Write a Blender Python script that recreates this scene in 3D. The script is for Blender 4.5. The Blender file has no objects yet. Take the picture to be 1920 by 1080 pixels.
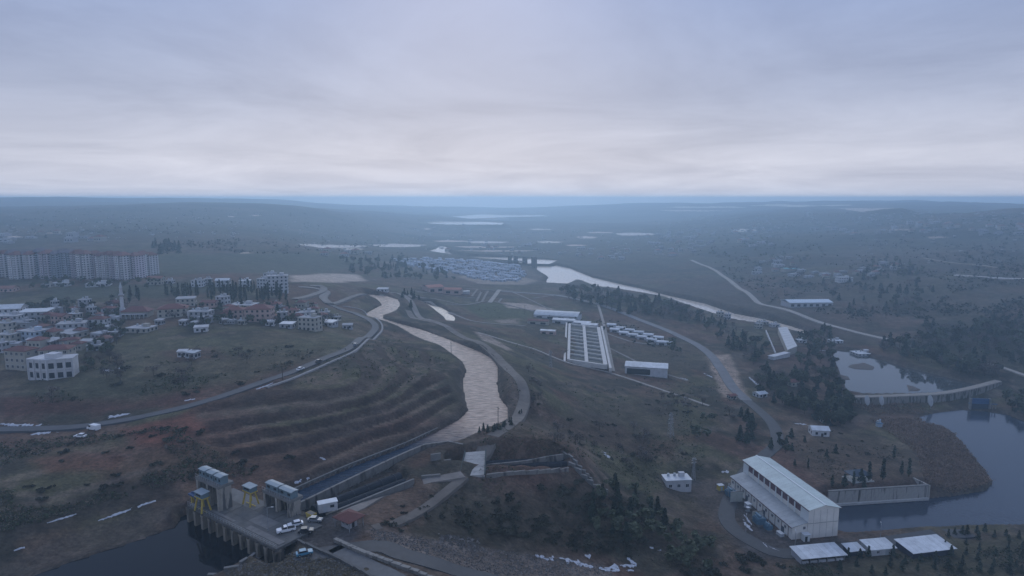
import bpy, math, random
import numpy as np
from mathutils import Vector, Matrix
random.seed(7); rng = np.random.default_rng(7)
SC = bpy.context.scene
COL = SC.collection
R = math.radians
# ------------------------------------------------------------------ camera
FPX, CZ = 1200.0, 95.0
PITCH = math.atan(.14); CP, SP = math.cos(PITCH), math.sin(PITCH)
cam = bpy.data.cameras.new('camera'); camo = bpy.data.objects.new('camera', cam); COL.objects.link(camo)
camo.location = (0, 0, CZ); camo.rotation_euler = (math.pi/2 - PITCH, 0, 0)
cam.sensor_width = 36; cam.lens = 36*FPX/1920; cam.clip_start = 1; cam.clip_end = 40000
SC.camera = camo
SC.view_settings.view_transform = 'Standard'; SC.view_settings.look = 'None'
SC.view_settings.exposure = 0.50; SC.view_settings.gamma = 1.0
try: SC.view_settings.use_curve_mapping = False
except Exception: pass
SC.render.engine = 'CYCLES'
SC.cycles.use_denoising = True
SC.cycles.max_bounces = 8; SC.cycles.volume_bounces = 6; SC.cycles.transparent_max_bounces = 4
SC.cycles.caustics_reflective = False; SC.cycles.caustics_refractive = False
# ------------------------------------------------------------------ sky and sun
SUN_EL, SUN_AZ = 28.0, -4.0
W = bpy.data.worlds.new('World'); SC.world = W; W.use_nodes = True
def build_world():
    nt = W.node_tree; nt.nodes.clear(); N = nt.nodes.new; L = nt.links.new
    out = N('ShaderNodeOutputWorld'); bg = N('ShaderNodeBackground'); L(bg.outputs[0], out.inputs[0])
    bg.inputs['Strength'].default_value = 0.1
    sky = N('ShaderNodeTexSky'); sky.sky_type = 'NISHITA'; sky.sun_disc = False
    sky.sun_elevation = R(SUN_EL); sky.sun_rotation = R(SUN_AZ); sky.dust_density = 4; sky.air_density = 1.5
    tc = N('ShaderNodeTexCoord'); sep = N('ShaderNodeSeparateXYZ'); L(tc.outputs['Generated'], sep.inputs[0])
    def math_(op, a, b=None, c=None):
        m = N('ShaderNodeMath'); m.operation = op
        for i, q in enumerate((a, b, c)):
            if q is None: continue
            if isinstance(q, (int, float)): m.inputs[i].default_value = q
            else: L(q, m.inputs[i])
        return m.outputs[0]
    z = math_('MAXIMUM', sep.outputs['Z'], 0.0)
    den = math_('ADD', z, 0.10)
    cx = math_('DIVIDE', sep.outputs['X'], den); cy = math_('DIVIDE', sep.outputs['Y'], den)
    comb = N('ShaderNodeCombineXYZ'); L(cx, comb.inputs[0]); L(cy, comb.inputs[1])
    n1 = N('ShaderNodeTexNoise'); n1.inputs['Scale'].default_value = 0.55; n1.inputs['Detail'].default_value = 7; n1.inputs['Roughness'].default_value = .62
    n1.inputs['Distortion'].default_value = .5
    L(comb.outputs[0], n1.inputs['Vector'])
    cr = N('ShaderNodeValToRGB'); L(n1.outputs[0], cr.inputs[0])
    cr.color_ramp.elements[0].position = .30; cr.color_ramp.elements[0].color = (.80, .81, .84, 1)
    cr.color_ramp.elements[1].position = .70; cr.color_ramp.elements[1].color = (1.15, 1.14, 1.12, 1)
    er = N('ShaderNodeValToRGB'); L(z, er.inputs[0]); e = er.color_ramp.elements
    e[0].position = 0; e[0].color = (4.9, 5.0, 5.75, 1)
    e[1].position = 1; e[1].color = (2.7, 3.5, 5.7, 1)
    for p_, c_ in ((.06, (4.1, 4.3, 5.15, 1)), (.14, (3.0, 3.4, 4.6, 1)), (.28, (2.1, 2.75, 4.5, 1)), (.5, (2.25, 2.95, 4.9, 1))):
        x = e.new(p_); x.color = c_
    mul = N('ShaderNodeMixRGB'); mul.blend_type = 'MULTIPLY'; mul.inputs[0].default_value = 1
    L(er.outputs[0], mul.inputs[1]); L(cr.outputs[0], mul.inputs[2])
    mx = N('ShaderNodeMixRGB'); mx.inputs[0].default_value = .97
    L(sky.outputs[0], mx.inputs[1]); L(mul.outputs[0], mx.inputs[2]); L(mx.outputs[0], bg.inputs['Color'])
build_world()
sl = bpy.data.lights.new('sun', 'SUN'); sl.energy = 0.68; sl.angle = R(36); sl.color = (.92, .96, 1.0)
so = bpy.data.objects.new('sun', sl); COL.objects.link(so)
so.rotation_euler = (R(90-SUN_EL), 0, R(180-SUN_AZ))
# ------------------------------------------------------------------ helpers
def ray(u, v):
    return ((u-960), FPX*CP + (540-v)*SP, -FPX*SP + (540-v)*CP)
def P(u, v, z):
    d = ray(u, v); t = (z-CZ)/d[2]
    return (d[0]*t, d[1]*t, z)
def proj(x, y, z):
    z = z-CZ; zc = y*CP - z*SP; yc = y*SP + z*CP
    return 960+FPX*x/zc, 540-FPX*yc/zc
def mpp(p): return (p[1]*CP-(p[2]-CZ)*SP)/FPX       # metres per photo pixel at a point
def tag(o, label=None, cat=None, group=None, kind=None):
    if label: o['label'] = label
    if cat: o['category'] = cat
    if group: o['group'] = group
    if kind: o['kind'] = kind
    return o
def empty(name, loc=(0, 0, 0), rz=0):
    o = bpy.data.objects.new(name, None); COL.objects.link(o); o.location = loc; o.rotation_euler = (0, 0, rz); o.empty_display_size = .5
    return o
def obj(name, me, parent=None, loc=(0, 0, 0), rz=0):
    o = bpy.data.objects.new(name, me); COL.objects.link(o); o.location = loc; o.rotation_euler = (0, 0, rz)
    if parent: o.parent = parent
    return o
def copy_tree(o, parent=None):
    c = o.copy(); COL.objects.link(c); c.parent = parent
    for ch in list(o.children): copy_tree(ch, c)
    return c
def poly_sd(poly, X, Y):
    """signed distance to polygon (negative inside)"""
    px = np.array([q[0] for q in poly]); py = np.array([q[1] for q in poly]); n = len(px)
    D = np.full(X.shape, 1e18); I = np.zeros(X.shape, bool)
    for i in range(n):
        x0, y0, x1, y1 = px[i], py[i], px[(i+1) % n], py[(i+1) % n]
        dx, dy = x1-x0, y1-y0; l2 = dx*dx+dy*dy+1e-12
        t = np.clip(((X-x0)*dx+(Y-y0)*dy)/l2, 0, 1)
        D = np.minimum(D, (X-x0-t*dx)**2+(Y-y0-t*dy)**2)
        if abs(dy) > 1e-9:
            c = ((y0 > Y) != (y1 > Y)) & (X < (x1-x0)*(Y-y0)/dy + x0); I ^= c
    D = np.sqrt(D); D[I] *= -1
    return D
def hash2(ix, iy, s):
    h = (ix*374761393 + iy*668265263 + s*1442695041) & 0xffffffff
    h = ((h ^ (h >> 13))*1274126177) & 0xffffffff
    return ((h ^ (h >> 16)) & 0xffff)/65535.0
def vnoise(X, Y, sc, seed=0):
    x = X/sc; y = Y/sc; ix = np.floor(x).astype(np.int64); iy = np.floor(y).astype(np.int64)
    fx = x-ix; fy = y-iy; fx = fx*fx*(3-2*fx); fy = fy*fy*(3-2*fy)
    a = hash2(ix, iy, seed); b = hash2(ix+1, iy, seed); c = hash2(ix, iy+1, seed); d = hash2(ix+1, iy+1, seed)
    return (a*(1-fx)+b*fx)*(1-fy)+(c*(1-fx)+d*fx)*fy
def fbm(X, Y, sc, seed=0, o=4):
    r = 0; a = .5; t = 0
    for i in range(o):
        r = r+a*vnoise(X+i*17.3, Y-i*9.1, sc, seed+i*31); t += a; a *= .5; sc *= .5
    return r/t
# ------------------------------------------------------------------ materials
MATS = {}
def M(name, rgb, rough=.85, var=.18, scale=1.5, bump=0, metal=0, obj_var=0, spec=.3):
    if name in MATS: return MATS[name]
    m = bpy.data.materials.new(name); m.use_nodes = True; nt = m.node_tree; b = nt.nodes['Principled BSDF']
    b.inputs['Roughness'].default_value = rough; b.inputs['Metallic'].default_value = metal
    b.inputs['Specular IOR Level'].default_value = spec
    N = nt.nodes.new; L = nt.links.new
    tc = N('ShaderNodeTexCoord'); no = N('ShaderNodeTexNoise'); no.inputs['Scale'].default_value = scale; no.inputs['Detail'].default_value = 5; no.inputs['Roughness'].default_value = .65
    L(tc.outputs['Object'], no.inputs['Vector'])
    cr = N('ShaderNodeValToRGB'); L(no.outputs[0], cr.inputs[0])
    cr.color_ramp.elements[0].position = .3; cr.color_ramp.elements[1].position = .72
    cr.color_ramp.elements[0].color = (*[c*(1-var) for c in rgb], 1); cr.color_ramp.elements[1].color = (*[min(1, c*(1+var)) for c in rgb], 1)
    last = cr.outputs[0]
    if obj_var:
        oi = N('ShaderNodeObjectInfo'); mr = N('ShaderNodeMapRange'); L(oi.outputs['Random'], mr.inputs[0])
        mr.inputs[3].default_value = 1-obj_var; mr.inputs[4].default_value = 1+obj_var
        mu = N('ShaderNodeVectorMath'); mu.operation = 'SCALE'; L(last, mu.inputs[0]); L(mr.outputs[0], mu.inputs['Scale']); last = mu.outputs[0]
    L(last, b.inputs['Base Color'])
    if bump:
        n2 = N('ShaderNodeTexNoise'); n2.inputs['Scale'].default_value = scale*4; L(tc.outputs['Object'], n2.inputs['Vector'])
        bp = N('ShaderNodeBump'); bp.inputs['Strength'].default_value = bump; bp.inputs['Distance'].default_value = .1; L(n2.outputs[0], bp.inputs['Height']); L(bp.outputs[0], b.inputs['Normal'])
    MATS[name] = m; return m
def stained(name, rgb, dark, sx=.8, sz=.12):
    """concrete with long vertical run-off stains"""
    m = M(name, rgb, .9, .15, .6); nt = m.node_tree; N = nt.nodes.new; L = nt.links.new; b = nt.nodes['Principled BSDF']
    src = b.inputs['Base Color'].links[0].from_socket
    tc = N('ShaderNodeNewGeometry'); mp = N('ShaderNodeMapping'); mp.inputs['Scale'].default_value = (sx, sx, sz); L(tc.outputs['Position'], mp.inputs[0])
    n = N('ShaderNodeTexNoise'); n.inputs['Scale'].default_value = 1.0; n.inputs['Detail'].default_value = 6; L(mp.outputs[0], n.inputs['Vector'])
    r = N('ShaderNodeValToRGB'); r.color_ramp.elements[0].position = .52; r.color_ramp.elements[1].position = .68; L(n.outputs[0], r.inputs[0])
    mx = N('ShaderNodeMixRGB'); L(r.outputs[0], mx.inputs[0]); L(src, mx.inputs[1]); mx.inputs[2].default_value = (*dark, 1); L(mx.outputs[0], b.inputs['Base Color'])
    return m
def glass(name='window_glass_material', rgb=(.02, .025, .035)): return M(name, rgb, .15, .1, 2, spec=.6)
# ------------------------------------------------------------------ mesh builder
class MB:
    def __init__(s): s.v = []; s.f = []; s.m = []
    def poly(s, pts, faces, mi=0, T=None):
        b = len(s.v)
        s.v += [tuple(T @ Vector(p)) for p in pts] if T is not None else [tuple(p) for p in pts]
        for f in faces: s.f.append([b+i for i in f]); s.m.append(mi)
        return s
    def box(s, c, d, rz=0, mi=0, T=None, taper=1.0):
        x, y, z = c; a, b, h = d[0]/2, d[1]/2, d[2]/2; co, si = math.cos(rz), math.sin(rz); pts = []
        for zz in (-h, h):
            k = taper if zz > 0 else 1
            for xx, yy in ((-a, -b), (a, -b), (a, b), (-a, b)):
                xx *= k; yy *= k; pts.append((x+xx*co-yy*si, y+xx*si+yy*co, z+zz))
        return s.poly(pts, [(3, 2, 1, 0), (4, 5, 6, 7), (0, 1, 5, 4), (1, 2, 6, 5), (2, 3, 7, 6), (3, 0, 4, 7)], mi, T)
    def bar(s, p, q, w, h=None, mi=0, up=(0, 0, 1)):
        h = h or w; p = Vector(p); q = Vector(q); d = (q-p).normalized(); u = Vector(up)
        if abs(d.dot(u)) > .95: u = Vector((1, 0, 0))
        a = d.cross(u).normalized()*w/2; b = a.cross(d).normalized()*h/2
        pts = [p-a-b, p+a-b, p+a+b, p-a+b, q-a-b, q+a-b, q+a+b, q-a+b]
        return s.poly(pts, [(3, 2, 1, 0), (4, 5, 6, 7), (0, 1, 5, 4), (1, 2, 6, 5), (2, 3, 7, 6), (3, 0, 4, 7)], mi)
    def tube(s, path, r, n=10, mi=0, cap=True):
        P_ = [Vector(p) for p in path]; rs = r if isinstance(r, (list, tuple)) else [r]*len(P_); b = len(s.v)
        for i, p in enumerate(P_):
            d = (P_[min(i+1, len(P_)-1)]-P_[max(i-1, 0)]).normalized(); u = Vector((0, 0, 1)) if abs(d.z) < .95 else Vector((1, 0, 0))
            a = d.cross(u).normalized(); c = a.cross(d).normalized()
            for k in range(n):
                t = 2*math.pi*k/n; s.v.append(tuple(p+(a*math.cos(t)+c*math.sin(t))*rs[i]))
        for i in range(len(P_)-1):
            for k in range(n):
                k2 = (k+1) % n; s.f.append([b+i*n+k, b+i*n+k2, b+(i+1)*n+k2, b+(i+1)*n+k]); s.m.append(mi)
        if cap:
            s.f.append([b+k for k in range(n)]); s.m.append(mi)
            e = b+(len(P_)-1)*n; s.f.append([e+k for k in reversed(range(n))]); s.m.append(mi)
        return s
    def extrude_y(s, prof, y0, y1, mi=0, T=None):
        n = len(prof); pts = [(x, y0, z) for x, z in prof]+[(x, y1, z) for x, z in prof]
        fs = [tuple(range(n)), tuple(reversed(range(n, 2*n)))]+[((i+1) % n, i, n+i, n+(i+1) % n) for i in range(n)]
        return s.poly(pts, fs, mi, T)
    def slab(s, pts, h, mi=0):
        """polygon of 3-D points extruded down by h"""
        n = len(pts); q = [tuple(p) for p in pts]+[(p[0], p[1], p[2]-h) for p in pts]
        return s.poly(q, [tuple(range(n)), tuple(reversed(range(n, 2*n)))]+[(i, n+i, n+(i+1) % n, (i+1) % n) for i in range(n)], mi)
    def gable(s, x0, x1, y0, y1, ze, zr, axis='y', t=.25, mi=0):
        """pitched roof as two thick sheets"""
        if axis == 'y':
            xm = (x0+x1)/2
            s.extrude_y([(x0, ze), (xm, zr), (x1, ze), (x1, ze+t), (xm, zr+t), (x0, ze+t)], y0, y1, mi)
        else:
            ym = (y0+y1)/2
            prof = [(y0, ze), (ym, zr), (y1, ze), (y1, ze+t), (ym, zr+t), (y0, ze+t)]
            n = 6; pts = [(x0, a, b) for a, b in prof]+[(x1, a, b) for a, b in prof]
            s.poly(pts, [tuple(reversed(range(n))), tuple(range(n, 2*n))]+[(i, (i+1) % n, n+(i+1) % n, n+i) for i in range(n)], mi)
        return s
    def hip(s, x0, x1, y0, y1, ze, zr, mi=0, t=.2):
        w = x1-x0; d = y1-y0
        if w >= d: k = d/2; r = [(x0+k, (y0+y1)/2), (x1-k, (y0+y1)/2)]
        else: k = w/2; r = [((x0+x1)/2, y0+k), ((x0+x1)/2, y1-k)]
        b = [(x0, y0, ze), (x1, y0, ze), (x1, y1, ze), (x0, y1, ze)]
        pts = b+[(a, c, ze+t) for a, c, _ in b]+[(r[0][0], r[0][1], zr), (r[1][0], r[1][1], zr)]
        fs = [(3, 2, 1, 0), (0, 1, 5, 4), (1, 2, 6, 5), (2, 3, 7, 6), (3, 0, 4, 7)]
        if w >= d: fs += [(4, 5, 9, 8), (6, 7, 8, 9), (5, 6, 9), (7, 4, 8)]
        else: fs += [(4, 5, 8), (5, 6, 9, 8), (6, 7, 9), (7, 4, 8, 9)]
        return s.poly(pts, fs, mi)
    def mesh(s, name, mats, smooth=False):
        me = bpy.data.meshes.new(name); me.from_pydata(s.v, [], s.f)
        for m in (mats if isinstance(mats, (list, tuple)) else [mats]): me.materials.append(m)
        if any(s.m): me.polygons.foreach_set('material_index', s.m)
        if smooth: me.polygons.foreach_set('use_smooth', [True]*len(s.f))
        me.update(); return me
    def build(s, name, mats, parent=None, loc=(0, 0, 0), rz=0, smooth=False): return obj(name, s.mesh(name, mats, smooth), parent, loc, rz)
# ------------------------------------------------------------------ terrain height field
DA = R(-34.5); DO = (-99.485, 182.711)          # axes of the intake deck
PA = R(10.0); PO = (106.7, 228.2)               # axes of the powerhouse
def fr(O, a, x, y, z=0): c, s = math.cos(a), math.sin(a); return (O[0]+x*c-y*s, O[1]+x*s+y*c, z)
def Dk(x, y, z=0): return fr(DO, DA, x, y, z)
def Ph(x, y, z=0): return fr(PO, PA, x, y, z)
CTRL = [(0,1078,-6),(150,1045,-6.5),(320,985,-5),(0,1000,0),(180,930,0),(320,890,1),(0,900,4),(200,850,5),(330,800,8),(0,800,5),(150,790,6),(250,775,7.5),
(330,765,9),(480,720,11),(600,680,12),(690,635,6),(705,610,1),(650,590,3),(600,575,9),(80,740,10),(90,705,10),(300,690,13),(450,640,14),(300,620,15),(100,620,13),(0,640,12),
(0,560,17),(200,560,17),(400,560,17),(540,560,16),(100,522,20),(290,520,20),(450,525,19),(560,530,15),(0,460,28),(250,450,30),(500,470,15),(650,480,0),
(868,775,-3.5),(850,690,-1),(800,690,5),(700,640,2),(780,775,0),(700,820,-1.5),(620,862,-1.5),(560,885,-1),(450,850,2),(600,790,5),(700,740,8),(745,625,-5),(680,575,-2),(640,565,3),(775,575,-8),(800,592,-14),
(960,690,-1.5),(990,730,-2),(970,790,-2),(900,645,-2.5),(820,605,-4),(880,860,-2.5),(850,880,-3),
(900,580,-22),(1000,560,-26),(1100,560,-28),(870,545,-20),(960,620,-18),(1060,690,-26),(1140,695,-30),(1050,600,-27),(1250,680,-32),(1200,600,-32),(1330,650,-34),(1370,730,-35),(1250,740,-30),(1150,740,-25),(1050,740,-15),(1010,780,-12),(1100,800,-20),(1200,800,-27),(1300,800,-31),(1400,800,-34),(1450,760,-35),
(920,905,-7),(1060,890,-9),(1090,850,-9),(1150,900,-22),(1200,930,-28),(1270,910,-31),(1350,950,-34),(1400,960,-34),(1000,950,-12),(850,930,-5),(760,960,-2),(900,1000,-10),(1100,1000,-20),(1250,1000,-29),(1350,1040,-33),(1100,1060,-21),(950,1050,-13),(800,1040,-3),(1250,1075,-28),(1450,1060,-34),
(640,960,-.2),(650,1010,-.2),(720,1040,-.2),(800,1078,-1),(500,1055,-1),(600,1075,0),(450,1078,-3),(760,920,-2.5),(700,930,-2),
(1510,1010,-34),(1380,920,-34),(1600,1030,-34),(1750,1040,-34),(1900,1060,-34),(1900,990,-37),(1700,1000,-37),(1580,870,-33),(1650,880,-34),(1500,830,-34),(1700,830,-36),(1800,860,-38),(1850,900,-39),(1780,800,-38),(1850,742,-38),(1700,735,-37),(1560,740,-36),(1640,766,-39.3),(1700,768,-39.5),(1780,766,-39.7),(1550,650,-36),(1450,650,-35),(1580,680,-37),(1900,700,-32),(1800,680,-33),(1700,650,-34),
(1900,650,-25),(1750,600,-28),(1900,590,-18),(1650,630,-35),(1500,600,-34),(1400,600,-36),(1350,540,-34),(1600,540,-22),(1750,540,-14),(1900,520,-2),(1500,520,-20),(1600,470,-5),(1750,460,5),(1900,450,15),(1450,460,-10),(1350,480,-22),(1300,500,-30),(1200,500,-35),(1100,500,-37),(1000,500,-34),(850,500,-28),(750,500,-22),(680,520,-10),(850,470,-30),(1000,460,-32),(1150,450,-30),(1300,440,-22),(1450,425,0),(1600,420,12),(1750,415,20),(1900,410,28),
(650,450,-15),(750,430,-20),(900,430,-25),(500,430,20),(300,420,38),(0,420,40),(1100,420,-22),(1300,415,-10),
(0,390,60),(200,387,62),(400,386,62),(480,385,66),(600,395,50),(700,400,20),(900,400,-15),(1100,400,-5),(1300,395,20),(1500,395,40),(1700,392,60),(1900,395,60),(2200,420,25),(2200,600,-10),(2200,900,-34),(-300,420,45),(-300,600,14),(-300,900,4)]
RIDGE = [(-300,376),(0,373),(200,368),(300,370),(400,372),(450,367),(480,363),(515,366),(560,372),(650,378),(800,382),(900,384),(1050,382),(1200,376),(1350,376),(1500,375),(1700,372),(1800,377),(1920,381),(2220,384)]
C3 = [P(*c) for c in CTRL]
for u, v in RIDGE:
    a = math.atan2(u-960, FPX*CP); r = 5600
    C3.append((r*math.sin(a), r*math.cos(a), CZ+(368-max(v, 367))/FPX*r)); r = 7600
    C3.append((r*math.sin(a), r*math.cos(a), -60))
for a, r, z in ((-50,60,-9),(-20,60,-6),(0,60,0),(20,60,-5),(50,60,-20),(50,110,-34),(-50,110,-7),(0,110,0),(25,120,-20)):
    C3.append((r*math.sin(R(a)), r*math.cos(R(a)), z))
C3 = np.array(C3)
def lp(x, y): return np.arctan2(x, y), .5*np.log(x*x+y*y)
def _phi(d2): return np.where(d2 > 1e-12, d2*np.log(np.maximum(d2, 1e-12)), 0)
_ct, _cs = lp(C3[:, 0], C3[:, 1])
_n = len(C3); _K = _phi((_ct[:, None]-_ct)**2+(_cs[:, None]-_cs)**2)+np.eye(_n)*2e-4
_Pm = np.stack([np.ones(_n), _ct, _cs], 1)
_A = np.block([[_K, _Pm], [_Pm.T, np.zeros((3, 3))]])
_w = np.linalg.solve(_A, np.concatenate([C3[:, 2], np.zeros(3)]))
NT, NS = 700, 780
TH = np.linspace(R(-52), R(52), NT); S_ = np.linspace(math.log(60), math.log(7600), NS)
T2, S2 = np.meshgrid(TH, S_, indexing='ij'); RR = np.exp(S2); GX = RR*np.sin(T2); GY = RR*np.cos(T2)
# coarse TPS then bilinear up (the field is smooth)
ct = np.linspace(R(-52), R(52), 176); cs = np.linspace(S_[0], S_[-1], 391)
A2, B2 = np.meshgrid(ct, cs, indexing='ij'); af = A2.ravel(); bf = B2.ravel(); hz = np.zeros(af.shape)
for k in range(0, len(af), 8000):
    d2 = (af[k:k+8000, None]-_ct)**2+(bf[k:k+8000, None]-_cs)**2
    hz[k:k+8000] = _phi(d2) @ _w[:_n]+_w[_n]+_w[_n+1]*af[k:k+8000]+_w[_n+2]*bf[k:k+8000]
hz = hz.reshape(A2.shape)
def bil(G, t0, t1, s0, s1, T, S):
    a = np.clip((T-t0)/(t1-t0)*(G.shape[0]-1), 0, G.shape[0]-1.001); b = np.clip((S-s0)/(s1-s0)*(G.shape[1]-1), 0, G.shape[1]-1.001)
    i = a.astype(int); j = b.astype(int); fa = a-i; fb = b-j
    return (G[i, j]*(1-fa)+G[i+1, j]*fa)*(1-fb)+(G[i, j+1]*(1-fa)+G[i+1, j+1]*fa)*fb
HG = bil(hz, R(-52), R(52), S_[0], S_[-1], T2, S2)
def G(u, v):
    """where the sight line through a photo pixel meets the ground"""
    d = ray(u, v); a = math.atan2(d[0], d[1]); k = d[2]/math.hypot(d[0], d[1])
    prof = bil(HG, TH[0], TH[-1], S_[0], S_[-1], np.full(NS, a), S_); z = CZ+k*np.exp(S_)
    below = np.nonzero((z <= prof) & (np.exp(S_) > 100))[0]
    if len(below) == 0: i = NS-1; r = math.exp(S_[-1])
    else:
        i = max(1, below[0]); d0 = z[i-1]-prof[i-1]; d1 = z[i]-prof[i]; f = d0/(d0-d1+1e-9); f = min(max(f, 0), 1)
        r = math.exp(S_[i-1]+(S_[i]-S_[i-1])*f)
    x, y = r*math.sin(a), r*math.cos(a)
    return (x, y, float(Hh(x, y)))
def Hh(x, y):
    T, S = lp(np.asarray(x, float), np.asarray(y, float)); return bil(HG, TH[0], TH[-1], S_[0], S_[-1], T, S)
def W2(poly): return [G(u, v)[:2] for u, v in poly]
def near_sd(poly, margin):
    xs = [p[0] for p in poly]; ys = [p[1] for p in poly]
    m = (GX > min(xs)-margin) & (GX < max(xs)+margin) & (GY > min(ys)-margin) & (GY < max(ys)+margin)
    idx = np.nonzero(m); return idx, poly_sd(poly, GX[idx], GY[idx])
def sstep(x): x = np.clip(x, 0, 1); return x*x*(3-2*x)
_lim = CZ+2.0; _hi = HG > _lim-14; HG[_hi] = np.minimum(HG[_hi], _lim-14+14*np.tanh((HG[_hi]-_lim+14)/14))    # ridge tops stay near eye level
# terraces of the canal cut
TERR = W2([(330,772),(420,748),(560,703),(690,648),(735,630),(790,648),(850,690),(862,760),(780,815),(640,868),(555,893),(470,880),(390,845)])
TFRAC = np.zeros(HG.shape)
idx, d = near_sd(TERR, 5)
h = HG[idx]; wgt = sstep(-d/7); X, Y = GX[idx], GY[idx]
hw = h+(fbm(X, Y, 60, 5)-.5)*1.4; st = 2.7; q = hw/st; fq = q-np.floor(q)
ht = st*(np.floor(q)+sstep((fq-.5)/.5))
HG[idx] = h*(1-wgt)+(ht-(hw-h))*wgt; TFRAC[idx] = wgt*(fq > .5); TPALE = np.zeros(HG.shape); TPALE[idx] = wgt*((fq > .28) & (fq < .5))
# relief
flatw = np.clip((RR-150)/400, .25, 1)
HG += (fbm(GX, GY, 60, 1)-.5)*2.4*flatw + (fbm(GX, GY, 9, 2, 3)-.5)*.9*np.clip(1.6-RR/500, 0, 1)
HG += (fbm(GX, GY, 420, 3, 5)-.5)*24*sstep((RR-1500)/1800)
HG += (fbm(GX, GY, 130, 33, 4)-.45)*16*sstep((RR-560)/300)*sstep((GX/RR-.26)/.1)
HG += (fbm(GX, GY, 900, 34, 3)-.5)*30*sstep((RR-2200)/1500)
rough_near = sstep(1-abs(GX-15)/45)*sstep(1-abs(GY-205)/40)
HG += (fbm(GX, GY, 16, 12, 4)-.5)*5*rough_near
PADS = [([Dk(-9, 9), Dk(14, 9), Dk(14, 19.5), Dk(30, 19.5), Dk(50, 19.5), Dk(54, 30), Dk(60, 20), Dk(62, 8), Dk(52, -6), Dk(41, -3), Dk(40, 3), Dk(-9, 4)], -.15, 6),
        ([Ph(-24, -12), Ph(16, -14), Ph(58, -14), Ph(60, -3), Ph(21, 0), Ph(21, 55), Ph(-12, 60), Ph(-24, 40)], -34.0, 12),
        ([P(1555,915,-33.4), P(1735,902,-33.4), P(1740,880,-33.4), P(1570,872,-33.4)], -33.6, 8)]
TRENCHES = [([Dk(20.6, 25), Dk(33, 25), Dk(37.5, 58), Dk(33, 62), Dk(20.6, 66)], -4.6, 2.5), ([P(840,893,-9.6), P(910,893,-9.6), P(1064,884,-9.8), P(1058,860,-9.8), P(912,868,-9.6), P(850,880,-9.6)], -9.4, 2.2)]
def do_pads():
    for poly, z, b in PADS+TRENCHES:
        idx, d = near_sd([q[:2] for q in poly], b); w = sstep(1-d/b); HG[idx] = HG[idx]*(1-w)+z*w
do_pads()
# bodies of water: outlines measured at the water level, then cut into the ground
WATER = {
 'reservoir_water': (-5.2, 3.0, [P(0,1140,-5.2),P(60,1082,-5.2),P(140,1052,-5.2),P(250,1017,-5.2),P(330,988,-5.2),P(342,968,-5.2),Dk(-7,12),Dk(13,12),Dk(14,14),Dk(28,14),Dk(36,9),Dk(41,3.2),P(478,1046,-5.2),P(400,1080,-5.2),P(330,1180,-5.2),P(0,1300,-5.2)]),
 'canal_water': (-5.0, 2.6, [Dk(6.5, 30), Dk(6.5, 60)]+[P(u,v,-5) for u,v in ((760,838),(820,810),(862,787),(878,770),(872,745),(868,715),(875,695),(868,680),(840,660),(800,640),(750,615),(715,605),(690,597),(686,588),(700,580),(716,572),(712,566),(688,559),(690,552),(725,555),(746,562),(750,572),(742,582),(718,591),(717,597),(742,605),(790,618),(850,640),(900,660),(925,675),(934,690),(931,720),(936,745),(951,765),(951,785),(936,798),(900,815),(860,833))]+[Dk(19.2, 86), Dk(19.2, 30)]),
 'side_canal_water': (-17.5, 3.0, [P(u,v,-17.5) for u,v in ((783,566),(800,568),(828,577),(846,588),(853,597),(850,604),(838,604),(834,596),(818,584),(797,573))]),
 'river_water': (-40.0, 6.0, [P(u,v,-40) for u,v in ((985,499),(1008,492),(1035,496),(1068,503),(1110,520),(1160,532),(1210,543),(1247,553),(1320,569),(1376,588),(1430,598),(1480,611),(1530,627),(1515,632),(1480,622),(1440,613),(1372,603),(1310,583),(1250,562),(1200,552),(1150,543),(1120,540),(1095,530),(1080,526),(1060,536),(1032,535),(1022,531),(1028,520),(1010,509))]),
 'upstream_river_water': (-36.0, 5.0, [P(u,v,-36) for u,v in ((800,471),(818,466),(826,461),(838,463),(838,470),(848,477),(880,481),(960,483),(1046,488),(1030,495),(984,494),(900,488),(845,482),(815,478))]),
 'pond_water': (-38.0, 2.5, [P(u,v,-38) for u,v in ((1563,654),(1600,659),(1640,671),(1700,689),(1760,704),(1830,721),(1848,728),(1780,734),(1700,738),(1620,738),(1590,735),(1580,715),(1572,690),(1564,672))]),
 'tailrace_water': (-40.0, 2.5, [P(u,v,-40) for u,v in ((1550,949),(1640,943),(1736,935),(1790,930),(1850,920),(1862,905),(1845,880),(1815,845),(1790,815),(1768,800),(1730,792),(1725,782),(1752,775),(1800,769),(1850,772),(1890,778),(1925,792),(2010,830),(2100,900),(2100,985),(1920,988),(1800,990),(1700,997),(1640,1004),(1582,1008),(1545,1002),(1530,970))]),
 'lake_water': (-14.0, 8.0, [P(u,v,-14) for u,v in ((800,417),(830,415),(900,416),(945,418),(940,421),(860,421),(805,420))]),
 'far_river_water': (-16.0, 8.0, [P(u,v,-16) for u,v in ((820,408),(900,402),(1010,403),(1030,405),(960,407),(880,410))]),
}
WSD = {}
SHORE = np.full(HG.shape, 1e9)
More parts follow.
